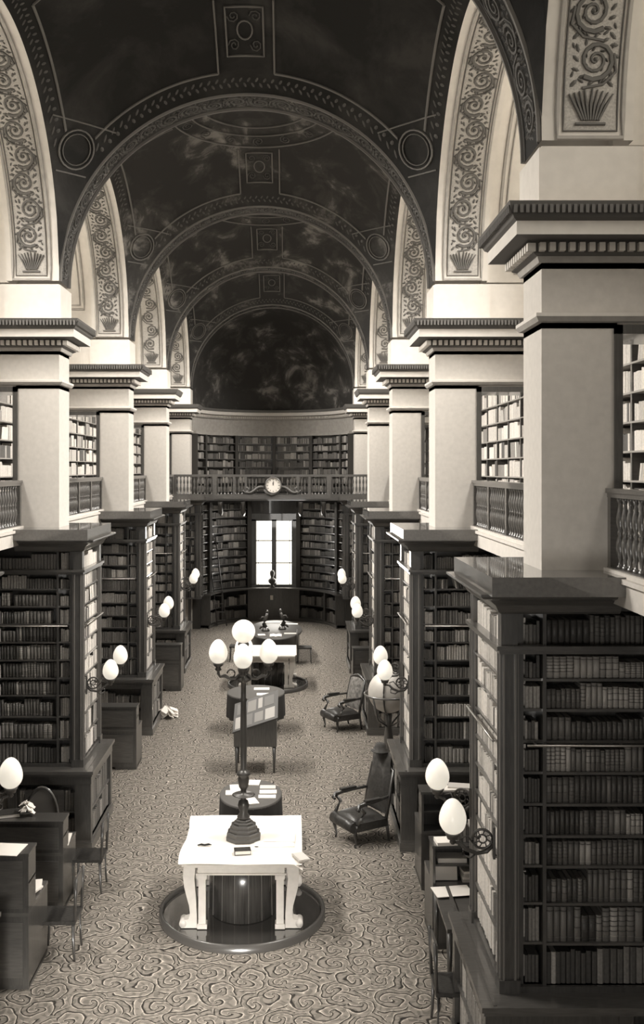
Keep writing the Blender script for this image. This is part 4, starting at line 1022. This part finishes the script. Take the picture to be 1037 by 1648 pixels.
def plain_chair(label, loc, rz, round_back=False):
    t = thing('chair', label, 'chair', loc, rz)
    f = MB(); f.box(-.21, .21, -.21, .21, .42, .46); f.build('seat', LEATHER, t)
    f = MB()
    if round_back:
        f.sheet(10, 6, lambda u, v: (-.22*math.cos(PI*u)*(1-.0*v), .20, .46+.08+v*(.12+.34*math.sin(PI*u))))
        f.build('backrest', mat('cane_back', .16, .7), t); f = MB(); f.tube([(-.23*math.cos(PI*i/14), .20, .5+.48*math.sin(PI*i/14)**.8) for i in range(15)], .02, 8); f.build('back_frame', WOODM, t)
    else:
        f.box(-.19, .19, .19, .215, .72, .92); f.build('backrest', WOODM, t)
        for sx in (-.19, .19): f = MB(); f.tube([(sx, .2, .44), (sx, .22, .95)], .018, 6); f.build('back_post', WOOD, t)
    for sx in (-1, 1):
        for sy in (-1, 1):
            f = MB(); f.tube([(sx*.18, sy*.18, .43), (sx*.19, sy*.19, .1), (sx*.19, sy*.2, 0)], [.022, .016, .013], 7); f.build('leg', WOOD, t)
    return t
# left alcove
desk('panelled writing desk nearest the second left-hand bookcase', (-3.02, 12.6, 0), 0, 1.56, .75, .38)
desk('tall panelled writing desk at the left edge, below a white sheet', (-2.98, 10.72, 0), 0, 1.6, .85, .62, dh=.84)
desk('low table desk in the bottom left corner', (-3.2, 8.95, 0), 0, 1.75, .8, .02, dh=.78)
rbc = plain_chair('round-backed cane chair behind the left writing desk', (-2.86, 13.80, 0), 0, True); rbc.scale = (1.0, 1.0, 1.17)
plain_chair('small dark chair at the end of the left writing desk', (-2.06, 13.35, 0), -PI/2)
plain_chair('small dark chair tucked beside the left tall desk', (-2.02, 11.55, 0), -PI/2)
flat('paper_sheet', -2.36, 13.05, .762, .22, .42, .01, .1, PAPER, 'white papers on the desk end by the round-backed chair', 'paper')
flat('paper_sheet', -2.52, 10.80, 1.50, .52, .34, .006, -.1, PAPER, 'white sheet lying on top of the tall left desk', 'paper')
flat('paper_sheet', -2.36, 11.40, .845, .30, .26, .02, .2, PAPER, 'upper white papers on the tall left desk surface', 'paper')
flat('paper_sheet', -2.30, 11.2, .868, .18, .30, .02, -.3, PAPER, 'folded white paper hanging at the tall left desk edge', 'paper')
f = MB()
for k in range(12): a = k*.9; f.obox((.06*math.cos(a), .06*math.sin(a), .06+.01*k), .05, .035, .004, .5*math.sin(a*2), a, .5)
tag(f.build('crumpled_papers', PAPER, None, (-2.75, 12.78, 1.17)), 'crumpled white papers heaped on the left desk top', 'paper')
volume(-3.0, 12.8, 1.17, .3, .22, .05, .3, LEATHER, 'dark volume on the left desk top beside crumpled papers')
# right alcove
desk('panelled writing desk farther in, below the front right lamp', (2.92, 13.25, 0), 0, 1.0, .75, .50, True, dh=.80)
desk('open-fronted writing desk full of papers in the right alcove', (2.84, 11.62, 0), 0, 1.0, .75, .44, True, dh=.76)
ob = thing('side_table', 'narrow table with a ledge in front of the open desk', 'table', (2.84, 10.85, 0))
f = MB(); f.box(-.50, .50, -.30, .76, .70, .74); f.box(-.36, -.32, -.28, .74, .74, .77); f.build('tabletop', WOODM, ob)
for x, y in ((-.47, -.27), (.47, -.27), (-.47, .72), (.47, .72)): f = MB(); f.tube([(x, y, .70), (x, y, 0)], [.035, .022], 8); f.build('leg', WOOD, ob)
plain_chair('dark chair beside the near right-hand cabinet', (2.32, 10.0, 0), PI/2)
k = 0
for i, (x, y, ww, dd, hh, rz, m_, lb_) in enumerate(((2.50, 11.7, .24, .2, .04, .1, PAPER, 'thick white papers on the open desk top, nave side'), (3.02, 11.75, .3, .2, .03, -.2, PAPER, 'white papers at the back of the open desk top'),
        (2.75, 13.35, .36, .2, .02, .1, PAPER, 'white papers on the inner desk top under the scroll lamp'), (2.95, 13.4, .3, .2, .04, -.2, PAPER2, 'grey papers on the inner desk top'))):
    flat('paper_stack', x, y, 1.232 if y < 13 else 1.332, ww, dd, hh, rz, m_, lb_, 'paper', 'papers on the right alcove desks')
for i in range(7):
    hgt = R.uniform(.17, .22); f = MB(); f.box(-.018, .018, -.08, .08, 0, hgt); tag(f.build('book', BOOKM[[6,9,3,5,2,6,4][i]], None, (2.60+i*.043, 11.80, 1.232), 0), '%s book standing %s from left on the open desk top' % (['light tan', 'pale', 'brown', 'tan', 'dark', 'light', 'mid-brown'][i], ORD[i]), 'book', 'upright books on the open desk')
lab3 = ['white bundle of papers lying flat in the upper pigeonhole', 'leaning white folder in the lower pigeonhole', 'stack of pale pamphlets right of the leaning folder', 'white sheet spilling over the open desk front']
flat('paper_stack', 2.58, 11.78, 1.002, .34, .2, .05, .0, PAPER, lab3[0], 'paper')
f = MB(); f.obox((0, 0, .11), .13, .006, .11, -.25); tag(f.build('folder', PAPER, None, (2.52, 11.78, .765)), lab3[1], 'folder')
for i in range(4): flat('pamphlet', 2.80, 11.78, .765+i*.034, .2, .18, .028, .05*i, [PAPER2, PAPER][i % 2], 'pale pamphlet, %s in the stack on the open desk' % ['lowest', 'second up', 'third up', 'topmost'][i], 'pamphlet', 'pamphlet stack')
flat('paper_sheet', 2.54, 11.45, .762, .44, .28, .006, .15, PAPER, lab3[3], 'paper')
# farther alcoves
desk('dark writing desk in the left alcove beyond the second bookcase', (-2.95, 18.6, 0), 0, 1.4, .7, .4)
desk('dark writing desk in the left alcove beyond the third bookcase', (-2.85, 25.2, 0), 0, 1.4, .7, .4)
desk('dark writing desk by the tapestry-backed armchair', (2.85, 24.6, 0), 0, 1.3, .7, .42)
flat('paper_sheet', 2.42, 24.9, .762+.0, .3, .4, .01, .1, PAPER, 'white paper on the desk by the third right bay', 'paper')
f = MB()
for k in range(14): a = k*1.3; f.obox((.13*math.cos(a), .16*math.sin(a), .05+.012*k), .10, .07, .006, .6*math.sin(a), a, .4)
tag(f.build('crumpled_papers', PAPER, None, (-2.14, 22.55, .0)), 'bundle of loose white papers on the floor by the third left cabinet', 'paper')
# stools and chairs by the far desk
plain_chair('dark chair at the right of the far rounded desk', (1.05, 29.0, 0), PI/2); plain_chair('dark chair at the left of the far rounded desk', (-.95, 29.2, 0), -PI/2)
# terrestrial globe
gb = thing('terrestrial_globe', 'large pale library globe standing behind the second right-hand bookcase', 'globe', (2.42, 17.75, 0))
f = MB(); f.lathe([(.37*math.sin(PI*i/24), 1.66-.37*math.cos(PI*i/24)) for i in range(25)], n=40, close=False); f.build('sphere', GLOBEM, gb)
f = MB(); f.tube([(.05*math.sin(a)*0+.40*math.cos(a)*math.cos(1.25), .40*math.cos(a)*math.sin(1.25)-.0, 1.66+.40*math.sin(a)) for a in [i*PI/20 for i in range(40)]], .016, 6, closed=True); f.build('meridian_ring', BRONZE, gb)
f = MB(); f.tube([(.43*math.cos(a), .43*math.sin(a), 1.62) for a in [i*PI/20 for i in range(40)]], .02, 6, closed=True); f.build('horizon_ring', WOODM, gb)
f = MB(); f.lathe([(.3, 0), (.3, .05), (.08, .1), (.05, .5), (.09, .8), (.05, 1.1), (.07, 1.25), (.05, 1.27)], n=16); f.build('pedestal', WOOD, gb)
for i in range(4): a = PI/4+i*PI/2; f = MB(); f.tube([(.43*math.cos(a), .43*math.sin(a), 1.61), (.3*math.cos(a), .3*math.sin(a), 1.2), (.05*math.cos(a), .05*math.sin(a), 1.05)], .018, 6); f.build('support', WOOD, gb)

# the remaining books as one countless mass
sb = SB.build('shelved_books', BOOKM+BOOKLIT); tag(sb, 'countless leather books filling the shelves, coloured paler where light falls', 'books', None, 'stuff')
